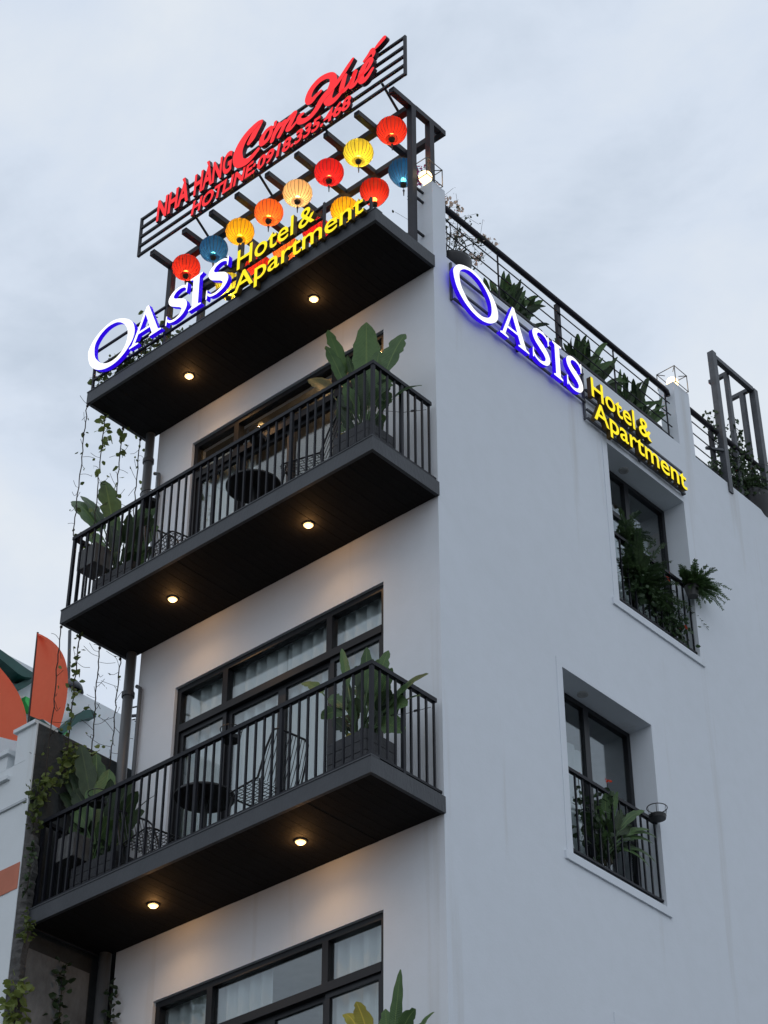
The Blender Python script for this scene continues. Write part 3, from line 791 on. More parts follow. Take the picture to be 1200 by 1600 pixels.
# front sign on the terrace edge
fs_ = thing('hotel_sign', 'blue edged white and yellow lit lettering along the front roof edge', 'sign', (-2.0, -0.90, 3.05), group='lit hotel signs')
fmf = lambda u, v, d: (u, -0.905 - d, v)
serif_word(fs_, fmf, [('O', -4.195, -3.425, 3.150, 3.83), ('A', -3.49, -2.99, 3.215, 3.70), ('S', -2.935, -2.595, 3.20, 3.665), ('I', -2.575, -2.385, 3.205, 3.665), ('S', -2.325, -1.975, 3.20, 3.66)], 0.052, 0.0)
write(fs_, 'Hotel', -1.885, -1.03, 3.345, 3.615, 0.055, 0.0, fmf, YM, 0.0, 0.008)
write(fs_, '&', -0.985, -0.755, 3.345, 3.60, 0.055, 0.0, fmf, YM, 0.0, 0.008)
write(fs_, 'Apartment', -1.885, -0.085, 3.025, 3.285, 0.055, 0.0, fmf, YM, 0.0, 0.008)
for z, a, b in ((3.60, -4.13, -1.93), (3.34, -4.13, -1.93), (3.19, -4.13, -1.93), (3.56, -1.86, -0.7), (3.40, -1.86, -0.7), (3.21, -1.86, -0.06), (3.08, -1.86, -0.06)):
    part('frame_bar', MB().bar((a, -0.885, z), (b, -0.885, z), 0.025, 0.022), M['steel'], fs_)
for x, z1 in ((-4.14, 3.62), (-3.0, 3.62), (-1.92, 3.80), (-1.87, 3.80), (-0.69, 3.60), (-0.05, 3.24)):
    part('frame_post', MB().box((x - 0.012, -0.895, 3.054), (x + 0.012, -0.868, z1)), M['steel'], fs_)
# side sign on the wall
ss = thing('hotel_sign', 'blue edged white and yellow lit lettering on the side wall above the upper window', 'sign', (0.05, 2.4, 2.6), group='lit hotel signs')
fms = lambda u, v, d: (0.055 + d, u, v)
serif_word(ss, fms, [('O', 0.177, 0.888, 2.530, 3.135), ('A', 0.912, 1.385, 2.575, 3.065), ('S', 1.432, 1.752, 2.585, 3.05), ('I', 1.80, 1.955, 2.572, 3.045), ('S', 2.01, 2.315, 2.575, 3.04)], 0.05, 0.0)
write(ss, 'Hotel', 2.43, 3.255, 2.695, 2.955, 0.055, 0.0, fms, YM, 0.0, 0.010)
write(ss, '&', 3.30, 3.535, 2.70, 2.955, 0.055, 0.0, fms, YM, 0.0, 0.010)
write(ss, 'Apartment', 2.475, 4.165, 2.395, 2.645, 0.055, 0.0, fms, YM, 0.0, 0.010)
for z, a, b in ((3.0, 0.26, 2.42), (2.78, 0.26, 2.42), (2.62, 0.26, 2.42), (2.80, 2.44, 3.6), (2.70, 2.44, 4.2), (2.53, 2.44, 4.2), (2.41, 2.44, 4.22)):
    part('frame_bar', MB().bar((0.040, a, z), (0.040, b, z), 0.022, 0.024), M['steel_grey'], ss)
for y, z0, z1 in ((0.25, 2.61, 3.12), (1.3, 2.61, 3.08), (2.43, 2.40, 3.10), (4.21, 2.40, 2.55), (3.4, 2.40, 2.82)):
    part('frame_post', MB().box((0.004, y - 0.011, z0), (0.028, y + 0.011, z1)), M['steel_grey'], ss)

# ------------------------------------------------------------------ lamps
def point(name, loc, energy, col, size, parent):
    l = bpy.data.lights.new(name, 'POINT'); l.energy = energy; l.color = col; l.shadow_soft_size = size
    o = bpy.data.objects.new(name, l); COL.objects.link(o); o.parent = parent; o.location = V(loc) - wloc(parent); return o
def downlight(x, y, z, label):
    t = thing('downlight', label, 'light', (x, y, z), group='warm downlights under the slabs')
    part('bezel', MB().lathe([(0.054, 0.004), (0.053, -0.006), (0.047, -0.008), (0.046, 0.004)], (x, y, z), 24), M['bezel'], t, smooth=True)
    part('diffuser', MB().lathe([(0.045, -0.010), (0.034, -0.022), (0.018, -0.028), (0.0005, -0.030)], (x, y, z), 24), M['lamp'], t, smooth=True)
    l = bpy.data.lights.new('lamp_beam', 'SPOT'); l.energy = 13.5; l.color = (1.0, 0.56, 0.23); l.spot_size = math.radians(140); l.spot_blend = 0.9; l.shadow_soft_size = 0.04
    o = bpy.data.objects.new('lamp_beam', l); COL.objects.link(o); o.parent = t; o.location = (0, 0, -0.035)
    point('lamp_glow', (x, y, z - 0.050), 2.2, (1.0, 0.50, 0.17), 0.012, t)
for x, y, z, w in ((-1.21, -0.47, ZR, 'roof slab, end nearer the corner'), (-3.03, -0.48, ZR, 'roof slab, end nearer the hanging vines'),
                   (-1.19, -0.48, ZA, 'upper balcony, end nearer the corner'), (-3.03, -0.48, ZA, 'upper balcony, end nearer the drain pipe'),
                   (-1.21, -0.45, ZB, 'lower balcony, end nearer the corner'), (-3.01, -0.46, ZB, 'lower balcony, end nearer the party wall')):
    downlight(x, y, z, 'round warm downlight under the ' + w)
def cage_lamp(x, y, z, label, w):
    t = thing('cage_lamp', label, 'lamp', (x, y, z), group='cage lamps on the roof pillars')
    c = MB(); h = 0.25; a = w / 2
    for sx in (-1, 1):
        for sy in (-1, 1): c.bar((x + sx * a, y + sy * a, z), (x + sx * a, y + sy * a, z + h), 0.008, 0.008)
    for zz in (z + 0.008, z + h):
        for s in (-1, 1):
            c.bar((x - a - 0.006, y + s * a, zz), (x + a + 0.006, y + s * a, zz), 0.007, 0.007); c.bar((x + s * a, y - a, zz), (x + s * a, y + a, zz), 0.007, 0.007)
    for s in (-1, 1): c.bar((x - a, y + s * a, z + h), (x - a * 0.45, y + s * a * 0.45, z + h - 0.012), 0.007, 0.007); c.bar((x + a, y + s * a, z + h), (x + a * 0.45, y + s * a * 0.45, z + h - 0.012), 0.007, 0.007)
    part('cage', c, M['wire'], t)
    pr = [(0.02, 0.0), (0.02, 0.06), (0.0205, 0.066)] + [(0.072 * math.sin(q), 0.135 - 0.072 * math.cos(q)) for q in [math.pi * k / 10 for k in range(1, 10)]] + [(0.0005, 0.207)]
    part('globe', MB().lathe(pr, (x, y, z), 20), M['bulb'], t, smooth=True)
    point('lamp_glow', (x, y, z + 0.225), 2.6, (1.0, 0.70, 0.38), 0.05, t)
cage_lamp(-0.105, 0.02, 4.13, 'lit cage lamp on the corner pillar under the pergola', 0.25)
cage_lamp(-0.105, 4.445, 4.12, 'lit cage lamp on the rear roof pillar', 0.25)
# lamp in the top room
t = thing('room_lamp', 'small warm lamp glowing behind the top balcony glass', 'lamp', (-1.9, 0.75, ZA + 2.79))
part('diffuser', MB().lathe([(0.06, 0.0), (0.05, -0.02), (0.0005, -0.028)], (-1.9, 0.75, ZA + 2.79), 20), M['lamp'], t, smooth=True)
point('lamp_glow', (-1.9, 0.75, ZA + 2.70), 9.0, (1.0, 0.62, 0.33), 0.05, t)

# ------------------------------------------------------------------ paper lanterns
def lantern(x, y, z, colour, shape, label, R=0.165, power=1.0, tas=True):
    t = thing('paper_lantern', label, 'lantern', (x, y, z), rotz=random.uniform(0, 1), group='paper lanterns under the pergola')
    if shape == 'round':
        pr = [(R * max(math.sin(q), 0.0) ** 0.85, -R * 0.86 * math.cos(q)) for q in [math.pi * k / 16 for k in range(2, 15)]]
    else:
        pr = [(0.05, -R * 1.08), (0.085, -R * 0.85), (0.125, -R * 0.5), (R * 0.97, -R * 0.05), (R, R * 0.22), (R * 0.93, R * 0.5), (0.11, R * 0.75), (0.06, R * 0.86)]
    G = 22
    part('shade', MB().lathe(pr, (0, 0, 0), G * 4, wob=0.035, gores=G), M['lant_' + colour], t, smooth=True, local=True)
    rb = MB()
    for j in range(G):
        a = 2 * math.pi * (j + 0.0) / G
        rb.tube([((r * 0.967 + 0.0015) * math.cos(a), (r * 0.967 + 0.0015) * math.sin(a), q) for r, q in pr], 0.0027, 4)
    part('ribs', rb, M['wire'], t, kind='stuff', local=True)
    zb, zt = pr[0][1], pr[-1][1]
    part('base_cap', MB().lathe([(0.0005, zb - 0.02), (0.030, zb - 0.02), (0.036, zb + 0.004), (0.0005, zb + 0.006)], (0, 0, 0), 16), M['stem'], t, local=True)
    ring = MB().lathe([(pr[-1][0] - 0.008, zt), (pr[-1][0] + 0.003, zt), (pr[-1][0], zt + 0.012), (pr[-1][0] - 0.012, zt + 0.012)], (0, 0, 0), 16)
    ring.tube([(-0.05, 0, zt), (-0.02, 0, zt + 0.05), (0.02, 0, zt + 0.05), (0.05, 0, zt)], 0.003, 5)
    ring.tube([(0, 0, zt + 0.05), (0, 0, max(zt + 0.06, ZP - 0.04 - z))], 0.003, 5)
    part('hanger', ring, M['wire'], t, local=True)
    if tas:
        q = MB().tube([(0, 0, zb - 0.02), (0.004, 0, zb - 0.10)], 0.003, 5); q.lathe([(0.0005, -0.075), (0.011, -0.085), (0.013, -0.10), (0.008, -0.11), (0.005, -0.17), (0.0005, -0.18)], (0.004, 0, zb), 8)
        part('tassel', q, M['wire'], t, local=True)
    l = bpy.data.lights.new('lantern_bulb', 'POINT'); l.energy = power; l.color = (1.0, 0.72, 0.38); l.shadow_soft_size = 0.03
    o = bpy.data.objects.new('lantern_bulb', l); COL.objects.link(o); o.parent = t; o.location = (0, 0, zb * 0.62)
F = 'in the front row, '
for x, c, w in ((-3.596, 'red', 'red round lantern ' + F + 'at the vine end'), (-3.144, 'blue', 'blue round lantern ' + F + 'beside the end red one'), (-2.721, 'yellow', 'golden yellow round lantern ' + F + 'between blue and orange'),
                (-2.265, 'orange', 'orange round lantern ' + F + 'between yellow and cream'), (-1.819, 'pale', 'cream white round lantern ' + F + 'above the ampersand'), (-1.343, 'crimson', 'crimson round lantern ' + F + 'between cream and lime'),
                (-0.906, 'lime', 'lime yellow round lantern ' + F + 'between crimson and red'), (-0.423, 'red', 'red round lantern ' + F + 'next to the corner post')):
    lantern(x, -0.15, 5.065, c, 'round', w, power=3.2)
Bk = 'in the back row, '
for x, z, c, sh, w in ((-0.69, 4.98, 'blue', 'drop', 'blue drop shaped lantern ' + Bk + 'behind the corner post'), (-1.113, 4.965, 'red', 'drop', 'red drop shaped lantern ' + Bk + 'right of the yellow lettering'),
                       (-1.554, 4.985, 'yellow', 'round', 'golden yellow lantern ' + Bk + 'behind the end of the lower yellow word'), (-1.99, 4.96, 'crimson', 'round', 'crimson lantern ' + Bk + 'below the ampersand'),
                       (-2.46, 4.97, 'orange', 'round', 'orange red lantern ' + Bk + 'behind the middle of the lower yellow word'), (-2.90, 4.96, 'red', 'round', 'red lantern ' + Bk + 'behind the start of the lower yellow word'),
                       (-3.38, 4.97, 'lime', 'drop', 'pale yellow drop shaped lantern ' + Bk + 'behind the last serif letter')):
    lantern(x, 0.34, z, c, sh, w, power=3.2)

# ------------------------------------------------------------------ plants
def leaf_geo(mb, base, tip, width, bend=0.12, facing=None, pet=0.35, mi=0, n=13, fold=0.25, sag=(0, 0, 1), notch=0.0):
    base, tip = V(base), V(tip); L = (tip - base).length; tear = random.random() if random.random() < 0.6 else 0
    facing = V(facing) if facing is not None else (CAM - base).normalized() + V((random.uniform(-.5, .5), random.uniform(-.5, .5), random.uniform(-.3, .6)))
    ctrl = (base + tip) / 2 + V(sag) * (L * bend)
    def B(t): return base * (1 - t) ** 2 + ctrl * (2 * t * (1 - t)) + tip * t * t
    mb.tube([B(pet * k / 4) for k in range(5)], [0.011, 0.010, 0.009, 0.008, 0.007], 5, mi)
    b0 = len(mb.v)
    for i in range(n + 1):
        t = i / n; p = B(pet + (1 - pet) * t); d = (B(min(1, pet + (1 - pet) * t + 0.02)) - B(pet + (1 - pet) * t - 0.02)).normalized()
        a = d.cross(facing).normalized(); nn = a.cross(d).normalized()
        w = width / 2 * (math.sin(math.pi * min(1, (t * 0.97 + 0.015)) ** 0.85) ** 0.62)
        if t > 0.999: w = 0.004
        for j, q in enumerate((-1, -0.55, 0, 0.55, 1)):
            r = 1 + 0.07 * math.sin(i * 2.1 + j * 1.7 + base.x * 40)
            if abs(q) == 1 and n > 6 and tear and 1 < i < n - 1 and (i * 7 + int(tear * 97) + j) % 5 == 0: r *= 0.74
            mb.uv[len(mb.v)] = (q, t * L * (1 - pet), 1.0)
            mb.v.append(tuple(p + a * (q * w * r) + nn * (abs(q) * w * fold - (0.10 * w if abs(q) == 1 else 0))))
    for i in range(n):
        for j in range(4):
            k = b0 + i * 5 + j; mb.face((k, k + 1, k + 6, k + 5), mi)

def leafy_plant(name, label, cat, loc, base, leaves, fill=0, centre=None, spread=(0.3, 0.2, 0.3), matn='leaf_big', fillmat='leaf_dark', group=None, wfill=0.13, stems=True):
    t = thing(name, label, cat, loc, group=group)
    base = V(base)
    for lf in leaves:
        tip, w = lf[0], lf[1]; opt = lf[2] if len(lf) > 2 else {}
        b = base + V((random.uniform(-.05, .05), random.uniform(-.05, .05), 0))
        mb = MB(); kw = {k: v for k, v in opt.items() if k != 'mat'}
        leaf_geo(mb, b, tip, w, **kw)
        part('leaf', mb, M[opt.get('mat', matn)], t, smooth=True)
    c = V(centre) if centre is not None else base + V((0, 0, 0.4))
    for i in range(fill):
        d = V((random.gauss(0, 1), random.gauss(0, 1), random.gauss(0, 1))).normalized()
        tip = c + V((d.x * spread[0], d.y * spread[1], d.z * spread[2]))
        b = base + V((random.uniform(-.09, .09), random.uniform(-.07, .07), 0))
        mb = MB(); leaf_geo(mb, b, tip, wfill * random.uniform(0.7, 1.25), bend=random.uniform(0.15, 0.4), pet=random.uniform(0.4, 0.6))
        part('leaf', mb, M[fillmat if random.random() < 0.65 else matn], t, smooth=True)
    if stems:
        s = MB()
        for i in range(5): s.tube([base + V((random.uniform(-.06, .06), random.uniform(-.05, .05), -0.06)), base + V((random.uniform(-.1, .1), random.uniform(-.08, .08), 0.25))], [0.014, 0.008], 6)
        part('stem', s, M['stem'], t)
    return t

def small_leaves(mb, p, n, r, size, mi=0, zs=1.0, droop=0.0):
    for i in range(n):
        d = V((random.gauss(0, 1), random.gauss(0, 1), random.gauss(0, 1)))
        c = V(p) + V((d.x * r, d.y * r, d.z * r * zs)) * 0.6
        a = V((random.uniform(-1, 1), random.uniform(-1, 1), random.uniform(-1, 0.6) - droop)).normalized()
        b = a.cross(V((random.uniform(-1, 1), random.uniform(-1, 1), random.uniform(-1, 1)))).normalized(); nn = a.cross(b)
        s = size * random.uniform(0.6, 1.3); w = s * 0.36
        mb.add([c, c + a * (s * 0.35) + b * w + nn * (w * .25), c + a * (s * 0.8) + b * (w * .7), c + a * (s * 1.05), c + a * (s * 0.8) - b * (w * .7), c + a * (s * 0.35) - b * w + nn * (w * .25)], [(0, 1, 2, 3), (0, 3, 4, 5)], mi)

def planter(x0, x1, y0, y1, z0, h, label, rows=4):
    t = thing('planter_box', label, 'planter', ((x0 + x1) / 2, (y0 + y1) / 2, z0), group='dark board planter boxes')
    g = 0.006; rh = h / rows
    for r in range(rows):
        a, b = z0 + r * rh + g / 2, z0 + (r + 1) * rh - g / 2; o = random.uniform(0, 0.003)
        part('plank', MB().box((x0, y0 - o, a), (x1, y0 + 0.018, b)), M['plank'], t)
        part('plank', MB().box((x0, y1 - 0.018, a), (x1, y1, b)), M['plank'], t)
        part('plank', MB().box((x0 + o * 0.5, y0 + 0.0185, a), (x0 + 0.018, y1 - 0.0185, b)), M['plank'], t)
        part('plank', MB().box((x1 - 0.018, y0 + 0.0185, a), (x1 + o, y1 - 0.0185, b)), M['plank'], t)
    part('soil', MB().box((x0 + 0.019, y0 + 0.019, z0 + 0.02), (x1 - 0.019, y1 - 0.019, z0 + h - 0.05)), M['soil'], t)
    return t
zda, zdb = ZA + T + 0.002, ZB + T + 0.002
planter(-0.62, -0.19, -0.76, -0.39, zda, 0.40, 'dark board planter at the corner end of the upper balcony')
planter(-0.62, -0.19, -0.76, -0.39, zdb, 0.41, 'dark board planter at the corner end of the lower balcony')
planter(-3.98, -3.40, -0.74, -0.38, zda, 0.36, 'dark board planter at the vine end of the upper balcony')
planter(-3.86, -3.28, -0.74, -0.38, zdb, 0.38, 'dark board planter at the party wall end of the lower balcony')

cf = (0.62, -0.62, -0.1)
leafy_plant('broad_leaf_plant', 'tall broad leaf plant rising above the corner of the upper balcony railing', 'plant', (-0.42, -0.57, zda + 0.35), (-0.42, -0.56, zda + 0.35), [
    ((-0.95, -0.52, 2.27), 0.17, dict(facing=(0.7, -0.4, 0.5), bend=0.05, pet=0.55)),
    ((-0.47, -0.48, 2.11), 0.27, dict(facing=cf, bend=0.02, pet=0.42)),
    ((0.02, -0.46, 1.68), 0.24, dict(facing=(0.3, -0.7, 0.3), bend=0.30, pet=0.5)),
    ((0.23, -0.48, 0.90), 0.20, dict(facing=(0.4, -0.5, 0.7), bend=0.42, pet=0.5)),
    ((-1.17, -0.55, 1.73), 0.18, dict(mat='leaf_dark', facing=(0.3, -0.8, 0.6), bend=0.25, pet=0.55)),
    ((-0.88, -0.62, 1.95), 0.15, dict(facing=(0.7, -0.5, 0.2), bend=0.15, pet=0.45)),
    ((-0.13, -0.50, 1.25), 0.22, dict(facing=cf, bend=0.45, pet=0.5)), ((-0.12, -0.6, 0.95), 0.2, dict(facing=cf, bend=0.6, pet=0.5)),
    ((-0.70, -0.5, 1.8), 0.13, dict(facing=(0.8, -0.2, 0.2), bend=0.05, pet=0.5)), ((-0.28, -0.5, 1.62), 0.2, dict(facing=cf, bend=0.1)),
    ((-0.68, -0.66, 0.62), 0.10, dict(facing=cf, bend=0.5, mat='leaf_yellow'))], fill=26, centre=(-0.44, -0.54, 1.05), spread=(0.32, 0.2, 0.38), group='broad leaf balcony plants')
leafy_plant('broad_leaf_plant', 'dense broad leaf plant behind the bars at the corner of the lower balcony', 'plant', (-0.42, -0.57, zdb + 0.36), (-0.42, -0.56, zdb + 0.36), [
    ((-0.70, -0.52, -1.62), 0.08, dict(facing=cf, bend=0.03, pet=0.6)),
    ((-0.42, -0.50, -1.72), 0.11, dict(facing=cf, bend=0.03, pet=0.6)),
    ((-0.17, -0.50, -1.86), 0.13, dict(facing=(0.5, -0.6, 0.3), bend=0.12, pet=0.5)), ((-0.22, -0.46, -1.98), 0.18, dict(facing=cf, bend=0.12, pet=0.5)),
    ((0.26, -0.48, -2.27), 0.17, dict(facing=(0.2, -0.7, 0.5), bend=0.30, pet=0.4)),
    ((-1.16, -0.55, -1.80), 0.13, dict(facing=(0.3, -0.7, 0.7), bend=0.3, pet=0.6)),
    ((-0.80, -0.66, -2.36), 0.14, dict(facing=cf, bend=0.65, pet=0.5)), ((0.15, -0.45, -2.42), 0.10, dict(facing=(0.2, -0.6, 0.6), bend=0.35, pet=0.5)),
    ((-0.02, -0.48, -2.73), 0.2, dict(facing=cf, bend=0.7, pet=0.5)), ((0.04, -0.5, -2.5), 0.18, dict(facing=cf, bend=0.6, pet=0.5)),
    ((-0.78, -0.6, -2.15), 0.14, dict(facing=cf, bend=0.4, pet=0.5)), ((-0.55, -0.7, -2.72), 0.05, dict(facing=cf, bend=0.7, mat='leaf_yellow', pet=0.3)), ((-0.48, -0.7, -2.70), 0.05, dict(facing=cf, bend=0.8, mat='leaf_yellow', pet=0.3))],
    fill=32, centre=(-0.42, -0.54, -2.26), spread=(0.38, 0.2, 0.36), wfill=0.11, group='broad leaf balcony plants')
leafy_plant('broad_leaf_plant', 'plant with two big leaves against the sky at the vine end of the upper balcony', 'plant', (-3.75, -0.56, zda + 0.31), (-3.8, -0.56, zda + 0.31), [
    ((-4.74, -0.52, 2.05), 0.24, dict(facing=(0.5, -0.6, 0.7), bend=0.20, pet=0.45)), ((-4.66, -0.48, 2.10), 0.14, dict(facing=(0.6, -0.4, 0.6), bend=0.22, pet=0.45)),
    ((-4.30, -0.46, 2.14), 0.26, dict(facing=(0.75, -0.35, 0.4), bend=0.08, pet=0.5)),
    ((-4.42, -0.62, 1.42), 0.16, dict(facing=(0.4, -0.6, 0.7), bend=0.3, pet=0.4)), ((-4.05, -0.5, 1.55), 0.15, dict(facing=cf, bend=0.1)),
    ((-3.55, -0.5, 1.45), 0.14, dict(facing=cf, bend=0.1)), ((-3.35, -0.5, 1.35), 0.15, dict(facing=cf, bend=0.2)), ((-3.30, -0.5, 1.0), 0.16, dict(facing=cf, bend=0.4)),
    ((-3.92, -0.7, 0.52), 0.06, dict(facing=cf, bend=0.6, mat='leaf_yellow'))], fill=20, centre=(-3.72, -0.54, 0.98), spread=(0.42, 0.2, 0.34), group='broad leaf balcony plants')
leafy_plant('broad_leaf_plant', 'dark broad leaf plant at the party wall end of the lower balcony', 'plant', (-3.62, -0.56, zdb + 0.33), (-3.72, -0.56, zdb + 0.33), [
    ((-4.28, -0.55, -1.22), 0.20, dict(facing=(0.6, -0.5, 0.4), bend=0.1, pet=0.45, mat='leaf_dark')), ((-3.95, -0.5, -1.40), 0.22, dict(facing=cf, bend=0.05, pet=0.45)), ((-4.08, -0.6, -1.30), 0.2, dict(facing=cf, bend=0.1, pet=0.5, mat='leaf_dark')),
    ((-4.50, -0.6, -1.30), 0.13, dict(facing=(0.4, -0.5, 0.7), bend=0.25, mat='leaf_dark')), ((-3.74, -0.5, -1.66), 0.24, dict(facing=cf, bend=0.1)), ((-4.1, -0.62, -1.8), 0.2, dict(facing=cf, bend=0.3, mat='leaf_dark')),
    ((-4.30, -0.62, -1.75), 0.18, dict(facing=(0.5, -0.5, 0.6), bend=0.3, mat='leaf_dark')), ((-3.02, -0.5, -2.2), 0.13, dict(facing=(0.3, -0.6, 0.7), bend=0.3, mat='leaf_dark')), ((-3.12, -0.55, -2.36), 0.14, dict(facing=cf, bend=0.35, mat='leaf_dark')),
    ((-3.9, -0.72, -2.62), 0.05, dict(facing=cf, bend=0.6, mat='leaf_yellow'))], fill=26, centre=(-3.66, -0.54, -2.2), spread=(0.46, 0.22, 0.40), wfill=0.15, group='broad leaf balcony plants')
# plant on the canopy below the frame
part('entrance_canopy', MB().box((-3.9, -0.9, -6.62), (0.0, -0.002, -6.45)), M['fascia'], hotel)
pl = thing('round_pot', 'grey round pot on the entrance canopy under the yellowing plant', 'pot', (-0.30, -0.42, -6.45))
part('pot_wall', MB().lathe([(0.0005, 0.0), (0.14, 0.0), (0.19, 0.5), (0.21, 0.52), (0.21, 0.56), (0.18, 0.56), (0.17, 0.5), (0.0005, 0.5)], (-0.30, -0.42, -6.45), 24), M['greypot'], pl, smooth=False)
leafy_plant('broad_leaf_plant', 'plant with one upright spear leaf and yellowing leaves at the foot of the white wall', 'plant', (-0.30, -0.42, -5.95), (-0.30, -0.42, -5.95), [
    ((-0.14, -0.40, -4.77), 0.095, dict(facing=(0.75, -0.6, 0.1), bend=0.02, pet=0.42, fold=0.1)),
    ((-0.72, -0.42, -4.98), 0.13, dict(facing=(0.3, -0.5, 0.8), bend=0.42, pet=0.45, mat='leaf_yellow')), ((-0.42, -0.6, -5.02), 0.14, dict(facing=cf, bend=0.25, pet=0.5, mat='leaf_yellow')),
    ((0.20, -0.40, -5.22), 0.16, dict(facing=(0.2, -0.6, 0.7), bend=0.30, pet=0.5)), ((0.10, -0.5, -5.20), 0.13, dict(facing=cf, bend=0.4, pet=0.4)),
    ((-0.55, -0.5, -5.15), 0.16, dict(facing=cf, bend=0.3)), ((-0.25, -0.45, -5.08), 0.17, dict(facing=cf, bend=0.1))], fill=8, centre=(-0.3, -0.45, -5.45), spread=(0.35, 0.2, 0.2), group='broad leaf balcony plants')

# foliage in side windows
def shrub(name, label, cat, loc, blobs, matn, size, extra=None, group=None, twigs=()):
    t = thing(name, label, cat, loc, group=group)
    mb = MB()
    for (p, n, r, zs) in blobs: small_leaves(mb, p, n, r, size, 0, zs)
    part('foliage', mb, M[matn], t, kind='stuff')
    if twigs:
        s = MB()
        for tw in twigs: s.tube(catmull([tuple(q) for q in tw], 4), 0.004, 4)
        part('twigs', s, M['twig'], t, kind='stuff')
    if extra:
        for nm, mb2, mt in extra: part(nm, mb2, M[mt], t, kind='stuff')
    return t
def frond_plant(name, label, cat, loc, base, tips, matn, llen=0.06, group=None, extra=None):
    """ferny plant: arching fronds with rows of narrow leaflets"""
    t = thing(name, label, cat, loc, group=group); base = V(base)
    for tip in tips:
        tip = (tip[0], max(tip[1], 2.93), max(tip[2], 0.55))
        mb = MB(); b = base + V((random.uniform(-.04, .04), random.uniform(-.06, .06), 0)); tip = V(tip)
        ctrl = (b + tip) / 2 + V((0, 0, 0.28 * (tip - b).length))
        B = lambda q: b * (1 - q) ** 2 + ctrl * (2 * q * (1 - q)) + tip * q * q
        mb.tube([B(k / 8) for k in range(9)], [0.004] * 8 + [0.002], 4)
        for k in range(4, 25):
            q = k / 25; p = B(q); d = (B(q + 0.03) - B(q - 0.03)).normalized()
            side = d.cross(V((random.uniform(-.4, .4), random.uniform(-.4, .4), 1))).normalized()
            for s in (-1, 1):
                l = llen * (1 - 0.6 * q) * random.uniform(0.8, 1.2); a = (side * s + d * 0.6 + V((0, 0, -0.25))).normalized(); w = d * (l * 0.26)
                mb.add([p, p + a * (l * .5) + w, p + a * l, p + a * (l * .5) - w], [(0, 1, 2, 3)])
        part('frond', mb, M[matn], t)
    if extra:
        for nm, mb2, mt in extra: part(nm, mb2, M[mt], t)
    return t
def rtips(c, r, n): return [(c[0] + random.gauss(0, r[0]), c[1] + random.gauss(0, r[1]), c[2] + random.gauss(0, r[2])) for _ in range(n)]

frond_plant('fern', 'large dark fern filling the upper side window', 'plant', (-0.15, 3.3, AW[2] + 0.02), (-0.15, 3.35, 0.75), rtips((0.05, 3.42, 0.88), (0.07, 0.36, 0.30), 70), 'leaf_fern', 0.10)
frond_plant('fern', 'feathery tuft of fern at the top left of the upper side window', 'plant', (-0.12, 3.15, AW[2] + 0.9), (-0.10, 3.12, 1.22), rtips((0.0, 3.19, 1.36), (0.06, 0.17, 0.15), 36), 'leaf_fern', 0.06)
bk = MB(); bk.lathe([(0.055, 0.0), (0.085, 0.12)], (0.06, 4.12, 0.97), 12); bk.disc((0.06, 4.12, 0.97), 0.055)
frond_plant('fern', 'fern in a pot hung outside the upper side window, fronds reaching over the wall', 'plant', (0.06, 4.12, 0.97), (0.06, 4.12, 1.09), rtips((0.15, 4.20, 1.15), (0.08, 0.18, 0.10), 90), 'leaf_big', 0.06, extra=[('pot', bk, 'greypot')])
fl = MB()
for p in ((0.0, 3.75, 1.05), (0.0, 3.93, 0.52), (0.01, 3.96, 0.50)): small_leaves(fl, p, 5, 0.025, 0.035)
shrub('window_shrub', 'dark leafy shrub low in the upper side window with orange flowers', 'plant', (-0.12, 3.6, AW[2] + 0.02), [((-0.04, 3.35 + 0.2 * i, 0.62 - 0.05 * i), 90, 0.10, 1.5) for i in range(-1, 4)], 'leaf_fern', 0.055, extra=[('flowers', fl, 'petal_red')])
leafy_plant('window_plant', 'light green strap leaf plant behind the bars of the lower side window', 'plant', (-0.13, 2.5, BW[2] + 0.25), (-0.14, 2.45, BW[2] + 0.28), [
    ((0.10, 2.80, -2.16), 0.09, dict(facing=(0.8, -0.3, 0.5), bend=0.3)), ((0.10, 2.86, -2.34), 0.08, dict(facing=(0.8, -0.3, 0.6), bend=0.35)), ((0.08, 2.92, -2.45), 0.08, dict(facing=(0.8, -0.3, 0.6), bend=0.4)), ((0.10, 2.97, -2.38), 0.07, dict(facing=(0.8, -0.2, 0.6), bend=0.4)),
    ((0.06, 2.98, -2.62), 0.09, dict(facing=(0.8, -0.2, 0.6), bend=0.5)), ((0.06, 2.86, -2.70), 0.08, dict(facing=(0.8, -0.2, 0.6), bend=0.5)), ((0.02, 2.5, -2.05), 0.08, dict(bend=0.2)), ((0.02, 2.3, -2.15), 0.09, dict(bend=0.3))], fill=26, centre=(-0.08, 2.5, -2.42), spread=(0.1, 0.42, 0.30), wfill=0.085, fillmat='leaf_dark')
fl = MB(); small_leaves(fl, (-0.02, 2.40, -1.97), 6, 0.012, 0.032); small_leaves(fl, (-0.10, 2.05, -2.0), 3, 0.012, 0.028)
shrub('flowering_plant', 'thin dark plant with a red flower above the lower window railing', 'plant', (-0.1, 2.3, BW[2] + 0.02), [((-0.10, 2.15, -2.45), 110, 0.16, 1.6), ((-0.06, 2.42, -2.15), 26, 0.06, 1.5)], 'leaf_dark', 0.06, extra=[('flowers', fl, 'petal_red')], twigs=[[(-0.1, 2.3, -2.9), (-0.06, 2.38, -2.4), (-0.02, 2.40, -1.99)], [(-0.1, 2.1, -2.9), (-0.1, 2.05, -2.0)]])

